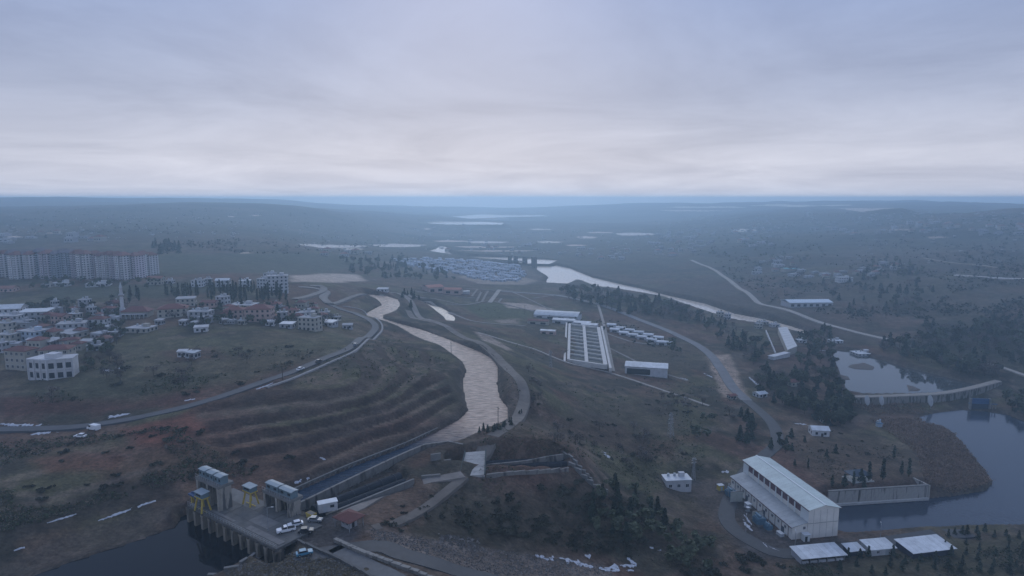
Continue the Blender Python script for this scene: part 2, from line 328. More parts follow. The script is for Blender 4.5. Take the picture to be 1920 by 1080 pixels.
for nm, (lv, bank, poly) in WATER.items():
    far = 40 if nm in ('lake_water', 'far_river_water') else 14
    idx, d = near_sd([q[:2] for q in poly], far+2)
    h = HG[idx]; lo = .35+np.clip(d, 0, 60)*(.9 if nm != 'lake_water' else .1)
    ramp = np.clip(d/bank, 0, 1)
    up = np.where(d > 0, np.maximum(h, lv+.25), np.minimum(h, lv-1.5))
    raised = np.where(d > 0, np.where(d < far, lv+lo*np.clip(1, 0, 1), h), h)
    hcut = np.where(d <= 0, lv-1.5, np.minimum(up, np.where(d < far, lv+lo, up)))
    # fill up ground that lies lower than the water next to the shore
    fill = sstep(1-d/far); hcut = np.where((d > 0) & (h < lv+.4), h*(1-fill)+(lv+.4)*fill, hcut)
    HG[idx] = hcut
    SHORE[idx] = np.minimum(SHORE[idx], d)
# ------------------------------------------------------------------ land cover (what grows or lies on the ground)
c_soil = np.array((.105, .078, .062)); c_red = np.array((.120, .066, .052)); c_grass = np.array((.080, .094, .050)); c_scrub = np.array((.045, .046, .036))
c_dirt = np.array((.17, .145, .12)); c_sand = np.array((.42, .38, .33)); c_rock = np.array((.16, .145, .13)); c_field = np.array((.085, .096, .06)); c_gravel = np.array((.13, .12, .11)); c_tar = np.array((.065, .066, .07))
nA = fbm(GX, GY, 70, 21, 4); nB = fbm(GX, GY, 22, 22, 4); nC = fbm(GX, GY, 7, 23, 3); nD = fbm(GX, GY, 350, 24, 5)
def mixc(C, c, w): return C*(1-w[..., None])+np.asarray(c)*w[..., None]
CV = np.broadcast_to(c_soil, HG.shape+(3,)).copy()
CV = mixc(CV, c_grass, sstep((nA-.40)/.2)*.75)
CV = mixc(CV, c_scrub, sstep((nB-.48)/.10)*.9)
CV = mixc(CV, c_dirt, sstep((nC-.58)/.12)*.5)
CV = mixc(CV, c_red, sstep((fbm(GX, GY, 45, 27, 4)-.56)/.1)*.55)
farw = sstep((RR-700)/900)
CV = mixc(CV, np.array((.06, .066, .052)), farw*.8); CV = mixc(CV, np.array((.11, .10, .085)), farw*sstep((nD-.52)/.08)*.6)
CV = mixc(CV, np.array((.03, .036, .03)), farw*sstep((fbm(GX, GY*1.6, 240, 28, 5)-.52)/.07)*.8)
def paint(px, col, s=1.0, fe=4, n=.5, world=False):
    poly = px if world else W2(px)
    idx, d = near_sd(poly, fe*2)
    d = d+(fbm(GX[idx], GY[idx], fe*4, 40)-.5)*fe*2.5*n
    w = sstep(.5-d/(2*fe))*s
    CV[idx] = CV[idx]*(1-w[:, None])+np.asarray(col)*w[:, None]
# benches: brown risers, greyer treads
CV = mixc(CV, (.05, .036, .032), TFRAC*.8); CV = mixc(CV, (.15, .125, .10), TPALE*.7*sstep((nC-.25)/.3))
paint([(0,745),(150,748),(330,735),(420,722),(330,758),(200,772),(60,778),(0,785)], (.082,.045,.038), .95, 3)
paint([(248,782),(330,764),(352,768),(338,778),(262,800),(240,803)], (.115,.125,.075), .9, 2)
paint([(0,812),(120,808),(230,790),(240,806),(130,828),(0,826)], (.155,.11,.085), .7, 3)
paint([(0,955),(140,915),(290,872),(296,878),(150,924),(0,966)], (.15,.13,.11), .8, 1.5)
paint([(140,843),(180,852),(240,850),(238,856),(180,859),(138,850)], (.19,.15,.125), .8, 1.5)
paint([(0,975),(150,925),(320,878),(340,930),(180,968),(0,1030)], (.048,.044,.038), .8, 3)
paint([(0,1060),(180,985),(335,935),(340,965),(250,1005),(0,1090)], (.10,.092,.08), .7, 2.5)
paint([(560,760),(640,735),(740,700),(760,712),(660,752),(560,785)], (.105,.088,.075), .7, 4)
paint([(520,830),(640,795),(770,745),(790,760),(660,815),(530,850)], (.10,.082,.07), .6, 4)
paint([(225,805),(330,782),(352,775),(392,803),(320,835),(250,835)], (.17,.078,.058), .9, 3)
paint([(60,862),(140,848),(235,856),(220,880),(90,885)], (.14,.075,.055), .8, 3)
paint([(0,650),(330,640),(660,630),(640,665),(480,712),(250,755),(0,740)], c_field, .6, 8)
paint([(300,660),(400,650),(430,672),(330,680)], (.10,.062,.055), .7, 4)
paint([(545,517),(600,512),(668,515),(690,526),(640,530),(600,529),(545,529)], c_sand*1.1, 1, 6)
paint([(90,540),(300,532),(540,540),(300,560),(90,560)], (.06,.078,.055), .8, 8)
paint([(290,480),(640,478),(720,492),(560,515),(300,520)], (.06,.08,.055), .8, 15)
paint([(870,572),(930,565),(1000,585),(985,596),(900,596)], (.065,.088,.045), .9, 5)
paint([(760,575),(780,572),(812,600),(800,605),(745,600)], (.045,.05,.042), .9, 4)
paint([(960,700),(990,735),(985,770),(950,800),(925,805),(958,785),(962,750),(945,690),(935,672),(950,680)], c_dirt*.95, .9, 3)
paint([(1000,800),(1090,740),(1240,745),(1290,790),(1200,850),(1080,830)], (.062,.055,.046), .6, 8)
paint([(930,790),(1000,770),(1060,800),(1040,850),(920,850)], (.085,.082,.06), .6, 6)
paint([(690,990),(800,1010),(960,1035),(1130,1058),(1160,1085),(920,1085),(800,1052),(700,1020)], c_rock, .95, 3)
paint([(420,1070),(500,1040),(560,1030),(620,1042),(720,1090),(400,1100)], (.13,.115,.075), .8, 3)
paint([(545,985),(560,965),(640,965),(690,985),(660,1020),(590,1030),(545,1010)], c_tar*1.15, .95, 2.5, .3)
paint([(820,940),(1000,925),(1090,905),(1230,960),(1340,1040),(1340,1080),(1200,1060),(1050,1040),(880,1000)], (.052,.05,.038), .75, 6)
paint([q[:2] for q in (Ph(-22,-10),Ph(30,-11),Ph(30,-1),Ph(0,-1),Ph(-1,52),Ph(-20,58))], c_tar*1.1, .85, 3, .4, True)
paint([(1225,920),(1340,900),(1400,985),(1340,985),(1240,960)], c_dirt*.55, .6, 4)
paint([(1322,668),(1368,664),(1402,744),(1356,746)], c_dirt*1.9, 1, 3)
paint([(1445,810),(1560,775),(1640,780),(1600,815),(1480,830)], c_dirt*.75, .7, 5)
paint([(1480,830),(1640,815),(1740,860),(1730,900),(1560,915),(1500,880)], (.085,.072,.055), .8, 6)
paint([(1640,775),(1740,780),(1800,820),(1860,905),(1780,928),(1740,900),(1730,850)], (.125,.09,.07), .95, 5)
paint([(1480,1060),(1700,1030),(1920,1000),(1920,1085),(1480,1085)], (.07,.07,.045), .9, 5)
paint([(1580,1005),(1760,995),(1920,990),(1920,1005),(1720,1012),(1600,1025)], c_dirt*.6, .8, 3)
paint([(1210,545),(1330,520),(1440,560),(1560,590),(1680,640),(1600,640),(1440,600),(1300,570)], (.07,.062,.055), .7, 15)
paint([(1480,515),(1920,520),(1920,600),(1700,590),(1560,560)], (.078,.08,.06), .6, 25)
paint([(1690,640),(1760,600),(1920,600),(1920,690),(1800,670)], (.04,.045,.035), .8, 12)
paint([(700,488),(850,484),(985,500),(1015,518),(1000,533),(900,530),(800,510)], (.16,.15,.14), .7, 10)
paint([(860,518),(930,515),(985,520),(1005,526),(985,534),(900,532)], c_sand*.75, .9, 6)
paint([(1150,650),(1300,640),(1340,680),(1280,700),(1180,680)], (.085,.08,.06), .7, 8)
paint([(945,567),(985,569),(1040,580),(1020,582),(950,577)], c_sand, .95, 3)
paint([(890,622),(915,628),(960,655),(950,657),(905,638)], c_sand*.8, .9, 2)
paint([(928,600),(970,598),(972,608),(935,606)], c_sand*.6, .9, 3)
# pale plastic-covered plots and flooded fields far up the valley
for (u0, u1, v, th, k) in ((560,600,459,2,1.2),(575,690,462,3,1.2),(690,800,460,3.4,1.2),(640,680,467,2,1.1),(810,880,452,1.6,1),(870,955,454,2.2,1.2),(850,970,463,1.6,.9),(1005,1055,454,2,1.1),(860,1010,470,1.2,.8),(992,1036,430,1.4,1.1),(1080,1120,445,2.5,1),(1150,1235,439,3,1.2),(1100,1150,436,1.4,1),(1060,1100,460,1.5,1),(1370,1420,432,3,1.1),(795,808,429,1.4,1),(470,490,404,1,.9),(425,440,406,1,.9),(445,470,474,1.6,1),(1240,1400,389,1.6,1.1),(1400,1600,385,1.6,1.1),(1230,1380,395,1.4,1),(1560,1680,391,1.3,.8),(900,960,410,1.2,.9),(15,45,444,1.3,.9),(60,110,437,1,.8),(1660,1720,431,2,.5),(1740,1780,445,2.5,.5)):
    th *= 1.35; paint([(u0,v-th*.3),(u0+(u1-u0)*.4,v-th*.7),(u1,v-th*.2),(u1-(u1-u0)*.15,v+th*.5),(u0+(u1-u0)*.2,v+th*.6)], np.minimum(c_sand*k*1.7, .72), 1, 4, 1.0)
bank = (SHORE > 0) & (SHORE < 9); wb = np.where(bank, sstep(1-SHORE/9), 0)*.75
CV = mixc(CV, (.055, .05, .046), wb); CV = mixc(CV, (.12, .11, .095), np.where((SHORE > 0) & (SHORE < 1.6), .5, 0.0))
CV *= (.52+.44*fbm(GX, GY, 3.2, 50, 3))[..., None]*np.array((1.13, 1.0, .92))
# ---- ground mesh
gm = bpy.data.meshes.new('ground'); nv = NT*NS
gm.vertices.add(nv); co = np.empty((nv, 3), np.float32); co[:, 0] = GX.ravel(); co[:, 1] = GY.ravel(); co[:, 2] = HG.ravel(); gm.vertices.foreach_set('co', co.ravel())
ii, jj = np.meshgrid(np.arange(NT-1), np.arange(NS-1), indexing='ij'); a_ = (ii*NS+jj).ravel()
quads = np.stack([a_, a_+1, a_+NS+1, a_+NS], 1)[:, ::-1].astype(np.int32); nq = len(quads)
gm.loops.add(nq*4); gm.loops.foreach_set('vertex_index', quads.ravel()); gm.polygons.add(nq); gm.polygons.foreach_set('loop_start', np.arange(0, nq*4, 4, dtype=np.int32))
gm.polygons.foreach_set('use_smooth', np.ones(nq, bool)); gm.update(calc_edges=True)
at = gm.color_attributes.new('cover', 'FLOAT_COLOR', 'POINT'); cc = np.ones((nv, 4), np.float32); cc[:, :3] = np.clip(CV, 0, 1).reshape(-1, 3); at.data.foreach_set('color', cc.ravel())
def ground_material():
    m = bpy.data.materials.new('soil_and_scrub'); m.use_nodes = True; nt = m.node_tree; N = nt.nodes.new; L = nt.links.new; b = nt.nodes['Principled BSDF']
    b.inputs['Roughness'].default_value = .95; b.inputs['Specular IOR Level'].default_value = .15
    a = N('ShaderNodeVertexColor'); a.layer_name = 'cover'
    g = N('ShaderNodeNewGeometry'); last = a.outputs[0]
    for sc, lo, hi in ((.9, .5, 1.5), (.16, .58, 1.42), (.03, .8, 1.2)):
        n = N('ShaderNodeTexNoise'); n.inputs['Scale'].default_value = sc; n.inputs['Detail'].default_value = 6; n.inputs['Roughness'].default_value = .7; L(g.outputs['Position'], n.inputs['Vector'])
        mr = N('ShaderNodeMapRange'); mr.inputs[1].default_value = .3; mr.inputs[2].default_value = .7; mr.inputs[3].default_value = lo; mr.inputs[4].default_value = hi; L(n.outputs[0], mr.inputs[0])
        mu = N('ShaderNodeVectorMath'); mu.operation = 'SCALE'; L(last, mu.inputs[0]); L(mr.outputs[0], mu.inputs['Scale']); last = mu.outputs[0]
    L(last, b.inputs['Base Color'])
    n = N('ShaderNodeTexNoise'); n.inputs['Scale'].default_value = .7; n.inputs['Detail'].default_value = 6; L(g.outputs['Position'], n.inputs['Vector'])
    bp = N('ShaderNodeBump'); bp.inputs['Strength'].default_value = .9; bp.inputs['Distance'].default_value = .6; L(n.outputs[0], bp.inputs['Height']); L(bp.outputs[0], b.inputs['Normal'])
    return m
gm.materials.append(ground_material())
tag(obj('ground', gm), 'brown winter valley floor and hillsides with scrub and fields', kind='structure')
# ---- water sheets
def water_material(name, body, rough, wave, wscale=.5, aniso=1.0):
    m = bpy.data.materials.new(name); m.use_nodes = True; nt = m.node_tree; N = nt.nodes.new; L = nt.links.new; b = nt.nodes['Principled BSDF']
    b.inputs['Base Color'].default_value = (*body, 1); b.inputs['Roughness'].default_value = rough; b.inputs['IOR'].default_value = 1.33; b.inputs['Specular IOR Level'].default_value = {'dark_water': .18, 'canal_water_material': .22, 'silty_water': 1.0, 'pond_water_material': .95, 'side_canal_water_material': .2}.get(name, .6)
    g = N('ShaderNodeNewGeometry'); mp = N('ShaderNodeMapping'); mp.inputs['Scale'].default_value = (wscale, wscale*aniso, wscale); mp.inputs['Rotation'].default_value = (0, 0, .3); L(g.outputs['Position'], mp.inputs[0])
    n = N('ShaderNodeTexNoise'); n.inputs['Scale'].default_value = 1; n.inputs['Detail'].default_value = 4; L(mp.outputs[0], n.inputs['Vector'])
    bp = N('ShaderNodeBump'); bp.inputs['Strength'].default_value = wave; bp.inputs['Distance'].default_value = 1.4 if 'canal' in name else .3; L(n.outputs[0], bp.inputs['Height']); L(bp.outputs[0], b.inputs['Normal'])
    if 'canal' in name or 'silty' in name:
        r = N('ShaderNodeValToRGB'); r.color_ramp.elements[0].position = .36; r.color_ramp.elements[1].position = .64; r.color_ramp.elements[0].color = (*[c*.62 for c in body], 1); r.color_ramp.elements[1].color = (*[min(1, c*1.25) for c in body], 1)
        L(n.outputs[0], r.inputs[0]); L(r.outputs[0], b.inputs['Base Color'])
    return m
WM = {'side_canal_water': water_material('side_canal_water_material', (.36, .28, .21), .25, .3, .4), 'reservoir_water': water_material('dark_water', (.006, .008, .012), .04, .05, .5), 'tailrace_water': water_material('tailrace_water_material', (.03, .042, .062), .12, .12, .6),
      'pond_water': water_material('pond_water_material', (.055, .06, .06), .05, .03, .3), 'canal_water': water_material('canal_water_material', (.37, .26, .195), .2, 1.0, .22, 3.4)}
SILT = water_material('silty_water', (.70, .58, .46), .12, .1, .3)
def shaded_inlet(m):
    # the straight channel's shade and dark slope reflection are painted into its colour
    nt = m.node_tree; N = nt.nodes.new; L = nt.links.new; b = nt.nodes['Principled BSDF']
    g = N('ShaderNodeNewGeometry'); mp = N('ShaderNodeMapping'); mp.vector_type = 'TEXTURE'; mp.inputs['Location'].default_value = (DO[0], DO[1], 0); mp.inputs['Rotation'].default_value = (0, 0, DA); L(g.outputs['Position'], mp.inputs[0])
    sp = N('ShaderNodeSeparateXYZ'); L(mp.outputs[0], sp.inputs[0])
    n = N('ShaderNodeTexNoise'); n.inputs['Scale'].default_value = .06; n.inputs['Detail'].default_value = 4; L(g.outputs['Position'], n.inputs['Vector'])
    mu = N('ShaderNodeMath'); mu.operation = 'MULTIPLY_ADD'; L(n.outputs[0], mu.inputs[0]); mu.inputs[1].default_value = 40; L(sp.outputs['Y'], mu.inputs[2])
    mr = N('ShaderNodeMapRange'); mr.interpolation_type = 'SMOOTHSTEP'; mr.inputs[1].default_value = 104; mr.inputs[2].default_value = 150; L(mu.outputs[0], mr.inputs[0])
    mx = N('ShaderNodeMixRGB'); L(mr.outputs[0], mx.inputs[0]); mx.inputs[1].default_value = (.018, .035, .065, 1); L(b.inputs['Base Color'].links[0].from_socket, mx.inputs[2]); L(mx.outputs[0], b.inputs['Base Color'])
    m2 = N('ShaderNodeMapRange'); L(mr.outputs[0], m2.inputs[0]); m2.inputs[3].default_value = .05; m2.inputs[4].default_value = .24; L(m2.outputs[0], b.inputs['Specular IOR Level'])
shaded_inlet(WM['canal_water'])
from mathutils.geometry import tessellate_polygon
for nm, (lv, bank, poly) in WATER.items():
    pts = [Vector((q[0], q[1], lv)) for q in poly]
    # pull the sheet a little outward under the bank so that no gap shows at the shore
    n = len(pts); area = sum(pts[i].x*pts[(i+1) % n].y-pts[(i+1) % n].x*pts[i].y for i in range(n)); sg = 1 if area > 0 else -1
    out = []
    for i in range(n):
        d1 = (pts[i]-pts[i-1]).normalized(); d2 = (pts[(i+1) % n]-pts[i]).normalized(); t = d1+d2
        t = t.normalized() if t.length > .2 else d2
        out.append(pts[i]+Vector((t.y, -t.x, 0))*sg*.35)
    tris = tessellate_polygon([out]); b = MB(); b.poly(out, [tuple(t) for t in tris])
    me = b.mesh(nm, WM.get(nm, SILT))
    for p_ in me.polygons:
        if p_.normal.z < 0: p_.flip()
    tag(obj(nm, me), nm.replace('_', ' ')+' with a dull sheen under cloud', kind='structure')
# ------------------------------------------------------------------ roads, tracks, snow left along them
def smooth_path(pts, step):
    """Catmull-Rom through the points, resampled"""
    p = [np.array(q[:2], float) for q in pts]; p = [2*p[0]-p[1]]+p+[2*p[-1]-p[-2]]; out = []
    for i in range(1, len(p)-2):
        n = max(2, int(np.linalg.norm(p[i+1]-p[i])/step))
        for k in range(n):
            t = k/n; out.append(.5*(2*p[i]+(p[i+1]-p[i-1])*t+(2*p[i-1]-5*p[i]+4*p[i+1]-p[i+2])*t*t+(3*p[i]-p[i-1]-3*p[i+1]+p[i+2])*t**3))
    out.append(p[-2]); return np.array(out)
def ribbon(name, pts, w, mat, lift=.3, step=3.0, jit=0, crown=0, skirt=1.2, label=None, kind='structure', taper=False):
    c = smooth_path(pts, step); n = len(c); d = np.gradient(c, axis=0); d /= np.linalg.norm(d, axis=1)[:, None]+1e-9; nrm = np.stack([-d[:, 1], d[:, 0]], 1)
    wl = np.full(n, w/2.0); wr = wl.copy()
    if jit: wl = wl*(1+jit*(rng.random(n)*2-1)); wr = wr*(1+jit*(rng.random(n)*2-1))
    if taper: k = np.sin(np.linspace(.12, math.pi-.12, n))**.5; wl *= k; wr *= k
    L_ = c+nrm*wl[:, None]; R_ = c-nrm*wr[:, None]
    hl, hr, hc = Hh(*L_.T), Hh(*R_.T), Hh(*c.T)
    if not jit:
        hm = np.maximum(np.maximum(hl, hr), hc); k = 5; ker = np.ones(k)/k
        hm = np.convolve(np.pad(hm, k//2, 'edge'), ker, 'valid'); tilt = (hl-hr)*.35; hl = hm+tilt/2; hr = hm-tilt/2; hc = hm
    V = []
    for i in range(n):
        V += [(L_[i, 0]+nrm[i, 0]*.3, L_[i, 1]+nrm[i, 1]*.3, hl[i]-skirt), (L_[i, 0], L_[i, 1], hl[i]+lift), (c[i, 0], c[i, 1], hc[i]+lift+crown), (R_[i, 0], R_[i, 1], hr[i]+lift), (R_[i, 0]-nrm[i, 0]*.3, R_[i, 1]-nrm[i, 1]*.3, hr[i]-skirt)]
    F = [(i*5+k+5, i*5+k, i*5+k+1, i*5+k+6) for i in range(n-1) for k in range(4)]
    F = [f for f in F if not (jit > .8 and fbm(np.array([V[f[0]][0]]), np.array([V[f[0]][1]]), 3.0, 61, 2)[0] > .60)]; b = MB(); b.poly(V, F); me = b.mesh(name, mat); o = obj(name, me)
    for p_ in me.polygons:
        if p_.normal.z < 0: p_.flip()
    tag(o, label, kind=kind); return c, hc+lift+crown
def Gs(l): return [G(u, v) for u, v in l]
m_asph = M('wet_asphalt', (.055, .058, .066), .8, .2, .3, spec=.5); m_dark_asph = M('dark_asphalt', (.05, .052, .056), .7, .2, .4)
m_track = M('pale_dirt_track', (.19, .17, .15), .95, .25, .2); m_track2 = M('sandy_track', (.30, .27, .235), .95, .2, .15); m_conc = M('weathered_concrete', (.17, .165, .155), .9, .22, .35, .2)
m_conc_d = M('dark_concrete', (.11, .107, .10), .9, .25, .4, .2); m_snow = M('old_snow', (.40, .42, .46), .8, .35, .9); m_kerb = M('kerb_stone', (.26, .25, .24), .9, .2, .6)
road_c, road_z = ribbon('road', Gs([(-80,812),(0,807),(100,804),(180,797),(250,786),(330,768),(410,746),(480,722),(550,697),(610,672),(660,650),(692,631),(704,616),(694,602),(668,590),(636,580),(618,572)]), 4.9, m_asph, .3, 3, label='wet asphalt road curving up past the town')
ribbon('road_edge', Gs([(500,728),(560,706),(620,680),(670,656),(704,634),(717,616),(708,600),(684,586),(640,573)]), 1.2, m_kerb, .5, 3, label='pale kerb on the canal side of the curving road')
ribbon('road', Gs([(618,572),(606,560),(612,549),(590,541),(560,538)]), 7, m_track, .35, 4, label='pale road running back from the bend to the far quarry')
ribbon('road', Gs([(552,562),(585,555),(607,546),(602,538),(580,535)]), 6, m_track, .35, 4, label='short bend of road by the white block')
ribbon('road', Gs([(618,572),(660,558),(720,549),(760,557),(800,600),(840,615)]), 5, m_track, .35, 4, label='dirt road above the upper canal bend')
ribbon('dam_road', [Dk(47,4)]+Gs([(700,1024),(760,1044),(850,1071),(930,1096),(1000,1130)]), 6.0, m_dark_asph, .12, 2, label='dark asphalt lane on the dam crest')
ribbon('dam_road', Gs([(630,1026),(690,1060),(745,1088),(800,1130)]), 5.0, M('grey_lane', (.12, .12, .118), .85, .2, .4), .12, 2, label='grey lower lane beside the stone parapet')
ribbon('canal_track', [P(891,846,-2.0)[:2]]+Gs([(918,822),(958,795),(980,768),(982,735),(960,700),(930,668),(890,640),(840,615),(790,600),(765,585)]), 5.5, M('canal_track_dirt', (.15, .13, .11), .95, .25, .2), .2, 3, label='dirt track along the canal embankment')
ribbon('dirt_track', Gs([(648,962),(690,943),(740,922),(800,902),(868,893)]), 4.2, m_track, .15, 2, label='dirt track beside the penstocks')
ribbon('dirt_track', Gs([(870,895),(760,975),(700,990)]), 3.5, M('dim_track', (.12, .105, .09), .95, .25, .2), .12, 2, label='worn track across the slope below the penstock')
ribbon('field_track', Gs([(890,622),(950,640),(1000,655),(1060,679),(1140,698),(1250,735),(1330,762)]), 2.2, m_track2, .3, 4, label='thin pale track along the foot of the embankment')
ribbon('field_track', Gs([(757,545),(772,558),(800,568),(850,590),(900,605),(985,612)]), 3.0, m_track, .35, 4, label='pale track around the small side canal')
ribbon('field_track', Gs([(825,571),(870,572),(915,565),(960,574),(1030,590)]), 2.6, m_track, .35, 4, label='curved track round the green field')
ribbon('field_track', Gs([(918,568),(928,555),(937,544)]), 5.0, m_track2, .4, 4, label='wide white path between the far plots')
for q in ([(885,556),(895,543)], [(893,566),(903,547)], [(903,567),(915,546)], [(934,568),(940,560)], [(758,548),(860,571)], [(770,545),(900,560)], [(860,541),(960,546)], [(960,548),(1030,580)], [(1000,560),(1060,553),(1100,562)]):
    ribbon('field_track', Gs(q), 2.4, m_track, .35, 4, label='narrow pale plot edge on the valley floor')
ribbon('valley_road', Gs([(940,546),(1030,553),(1090,563),(1150,580),(1220,608),(1280,634),(1325,660),(1350,690),(1372,725),(1400,752)]), 7.5, M('valley_road_asphalt', (.14, .14, .145), .8, .2, .2), .35, 4, label='grey road along the wooded river bank')
ribbon('field_track', Gs([(1120,567),(1130,600),(1140,648),(1150,697)]), 2.6, m_track2, .35, 4, label='straight track beside the settling basins')
ribbon('field_track', Gs([(1130,623),(1180,640),(1215,645),(1240,640)]), 2.4, m_track, .3, 4, label='curved track in front of the storage huts')
ribbon('field_track', Gs([(1140,652),(1180,672),(1215,690),(1290,715)]), 2.4, m_track, .3, 4, label='track leading to the long white hall')
ribbon('station_road', Gs([(1400,752),(1428,775),(1452,802),(1456,832),(1436,852),(1412,872),(1385,905)])+[Ph(-16, 20), Ph(-15, 0), Ph(-4, -9), Ph(40, -7), Ph(75, -4)], 6.5, m_dark_asph, .2, 3, label='asphalt road sweeping down to the powerhouse')
ribbon('dirt_road', Gs([(1296,488),(1340,507),(1376,533),(1408,555),(1425,570),(1460,578),(1520,599),(1600,622),(1680,640)]), 6.5, m_track2, .5, 6, label='pale dirt road down the far bank')
ribbon('dirt_road', Gs([(1730,484),(1790,494),(1870,503)]), 6.5, M('hill_track', (.20, .17, .14), .95, .2, .2), .6, 8, label='dirt road on the upper hillside')
ribbon('dirt_road', Gs([(1792,517),(1850,520),(1935,524)]), 5, M('white_track', (.55, .52, .5), .9, .1, .2), .8, 8, label='white straight road across the hillside')
ribbon('dirt_road', Gs([(1755,664),(1810,676),(1860,684),(1925,706)]), 3.5, m_track2, .4, 5, label='pale path above the pond')
for q, w in (([(1,795),(45,798),(92,797)], 1.6), ([(177,786),(212,781),(246,775)], 1.8), ([(184,977),(230,960),(300,936)], .75), ([(88,981),(143,964)], .55), ([(26,1033),(76,1017)], .5),
             ([(1408,757),(1430,779),(1455,802),(1468,828)], 1.5), ([(1128,845),(1147,862)], 2.2), ([(1386,968),(1410,996)], 1.2), ([(1430,1018),(1440,1028)], 2.0), ([(1442,1026),(1462,1034)], 1.6),
             ([(1022,1046),(1060,1050),(1100,1060),(1130,1066)], 2.0), ([(1135,1068),(1152,1063),(1170,1066)], 1.8), ([(1146,1071),(1166,1068),(1188,1070)], 1.2), ([(1160,1062),(1178,1060),(1193,1061)], 1.6), ([(1176,1046),(1184,1052),(1194,1060)], 1.3), ([(1118,1066),(1130,1070),(1144,1069)], 1.3), ([(1100,1048),(1106,1040)], 1.6), ([(1004,1041),(1030,1049)], 1.2), ([(1218,1026),(1240,1032)], 1.1),
             ([(58,815),(96,810)], 2.6), ([(105,810),(122,806)], 1.4), ([(1404,707),(1426,727)], 1.6), ([(1352,885),(1366,884)], 2), ([(1488,794),(1512,796)], 2), ([(192,694),(212,696)], 1.8), ([(216,690),(226,692)], 1.4),
             ([(600,858),(611,862)], .8), ([(552,906),(580,896)], .7), ([(480,730),(512,718)], .9), ([(585,682),(600,676)], 1.3), ([(345,752),(366,748)], 1), ([(1252,704),(1290,712)], 1.4), ([(1320,700),(1336,708)], 1.6), ([(1520,655),(1550,658)], 1.2), ([(1395,965),(1410,985)], .6)):
    ribbon('snow', Gs(q), w, m_snow, .12, .6, .85, .1, .5, 'thin streak of old snow lying on the ground', 'stuff', True)
# ------------------------------------------------------------------ shared things
m_white = M('white_paint', (.47, .47, .475), .8, .18, .35, obj_var=.14); m_cream = M('cream_render', (.36, .335, .285), .85, .1, .4, obj_var=.12); m_greyw = M('grey_render', (.36, .36, .37), .85, .12, .4, obj_var=.12)
m_pink = M('pink_render', (.42, .30, .26), .85, .1, .4, obj_var=.1); m_blue_w = M('pale_blue_render', (.38, .45, .52), .85, .1, .4, obj_var=.1); m_redroof = M('red_tile', (.145, .06, .052), .85, .2, 1.2, obj_var=.15)
m_brownroof = M('brown_tile', (.2, .1, .08), .85, .2, 1.2, obj_var=.15); m_flat = M('pale_flat_roof', (.33, .33, .335), .9, .2, .4, obj_var=.15); m_metal_w = M('white_sheet_metal', (.50, .52, .53), .55, .2, .3, obj_var=.12); m_metal_g = M('grey_sheet_metal', (.38, .41, .43), .55, .12, .3)
m_glass = glass(); m_frame = M('window_frame_paint', (.5, .5, .5), .6, .05, 2); m_dark = M('dark_opening', (.018, .018, .02), .9, .1, 2); m_steel = M('galvanised_steel', (.30, .31, .32), .45, .15, 1.5, metal=.4); m_yellow = M('yellow_paint', (.46, .34, .06), .7, .15, 1.2)
m_blue = M('blue_paint', (.07, .16, .25), .6, .15, 1); m_tyre = M('tyre_rubber', (.02, .02, .02), .9, .1, 3); m_wood = M('bark', (.06, .045, .035), .95, .2, 2); m_green_roof = M('green_sheet', (.05, .30, .16), .6, .1, .5)
m_tealroof = M('teal_sheet', (.16, .36, .36), .6, .1, .5)
WIN = {}
def window_mesh(w, h):
    k = (round(w, 2), round(h, 2))
    if k not in WIN:
        b = MB(); t = .09
        b.box((0, -.06, h/2+0), (w, .10, h), mi=0); f = b.mesh('window', m_glass)
        b = MB()
        for x in (-w/2-t/2, w/2+t/2, 0): b.box((x, -.10, h/2), (t, .14, h), mi=0)
        for z in (-t/2, h+t/2): b.box((0, -.10, z), (w+2*t, .16, t), mi=0)
        WIN[k] = (f, b.mesh('window_frame', m_frame))
    return WIN[k]
def windows_on(t, side, width, depth, z0, nx, nz, ww, wh, step_z, single=True, skip=()):
    """windows on one side of a block: 'f' front (-y), 'b', 'l', 'r'"""
    L_ = width if side in 'fb' else depth; b = MB()
    for iz in range(nz):
        for ix in range(nx):
            if (ix, iz) in skip: continue
            s_ = -L_/2+(ix+.5)*L_/nx; z = z0+iz*step_z
            loc, rz = {'f': ((s_, -depth/2, z), 0), 'b': ((-s_, depth/2, z), math.pi), 'r': ((width/2, s_, z), math.pi/2), 'l': ((-width/2, -s_, z), -math.pi/2)}[side]
            if single:
                f, fm = window_mesh(ww, wh); o = obj('window', f, t, loc, rz); obj('window_frame', fm, o)
            else:
                c = (loc[0], loc[1], z+wh/2); d = (ww, .12, wh) if side in 'fb' else (.12, ww, wh); b.box(c, d)
    if not single and b.v: tag(b.build('window_glass', m_glass, t), kind='stuff')
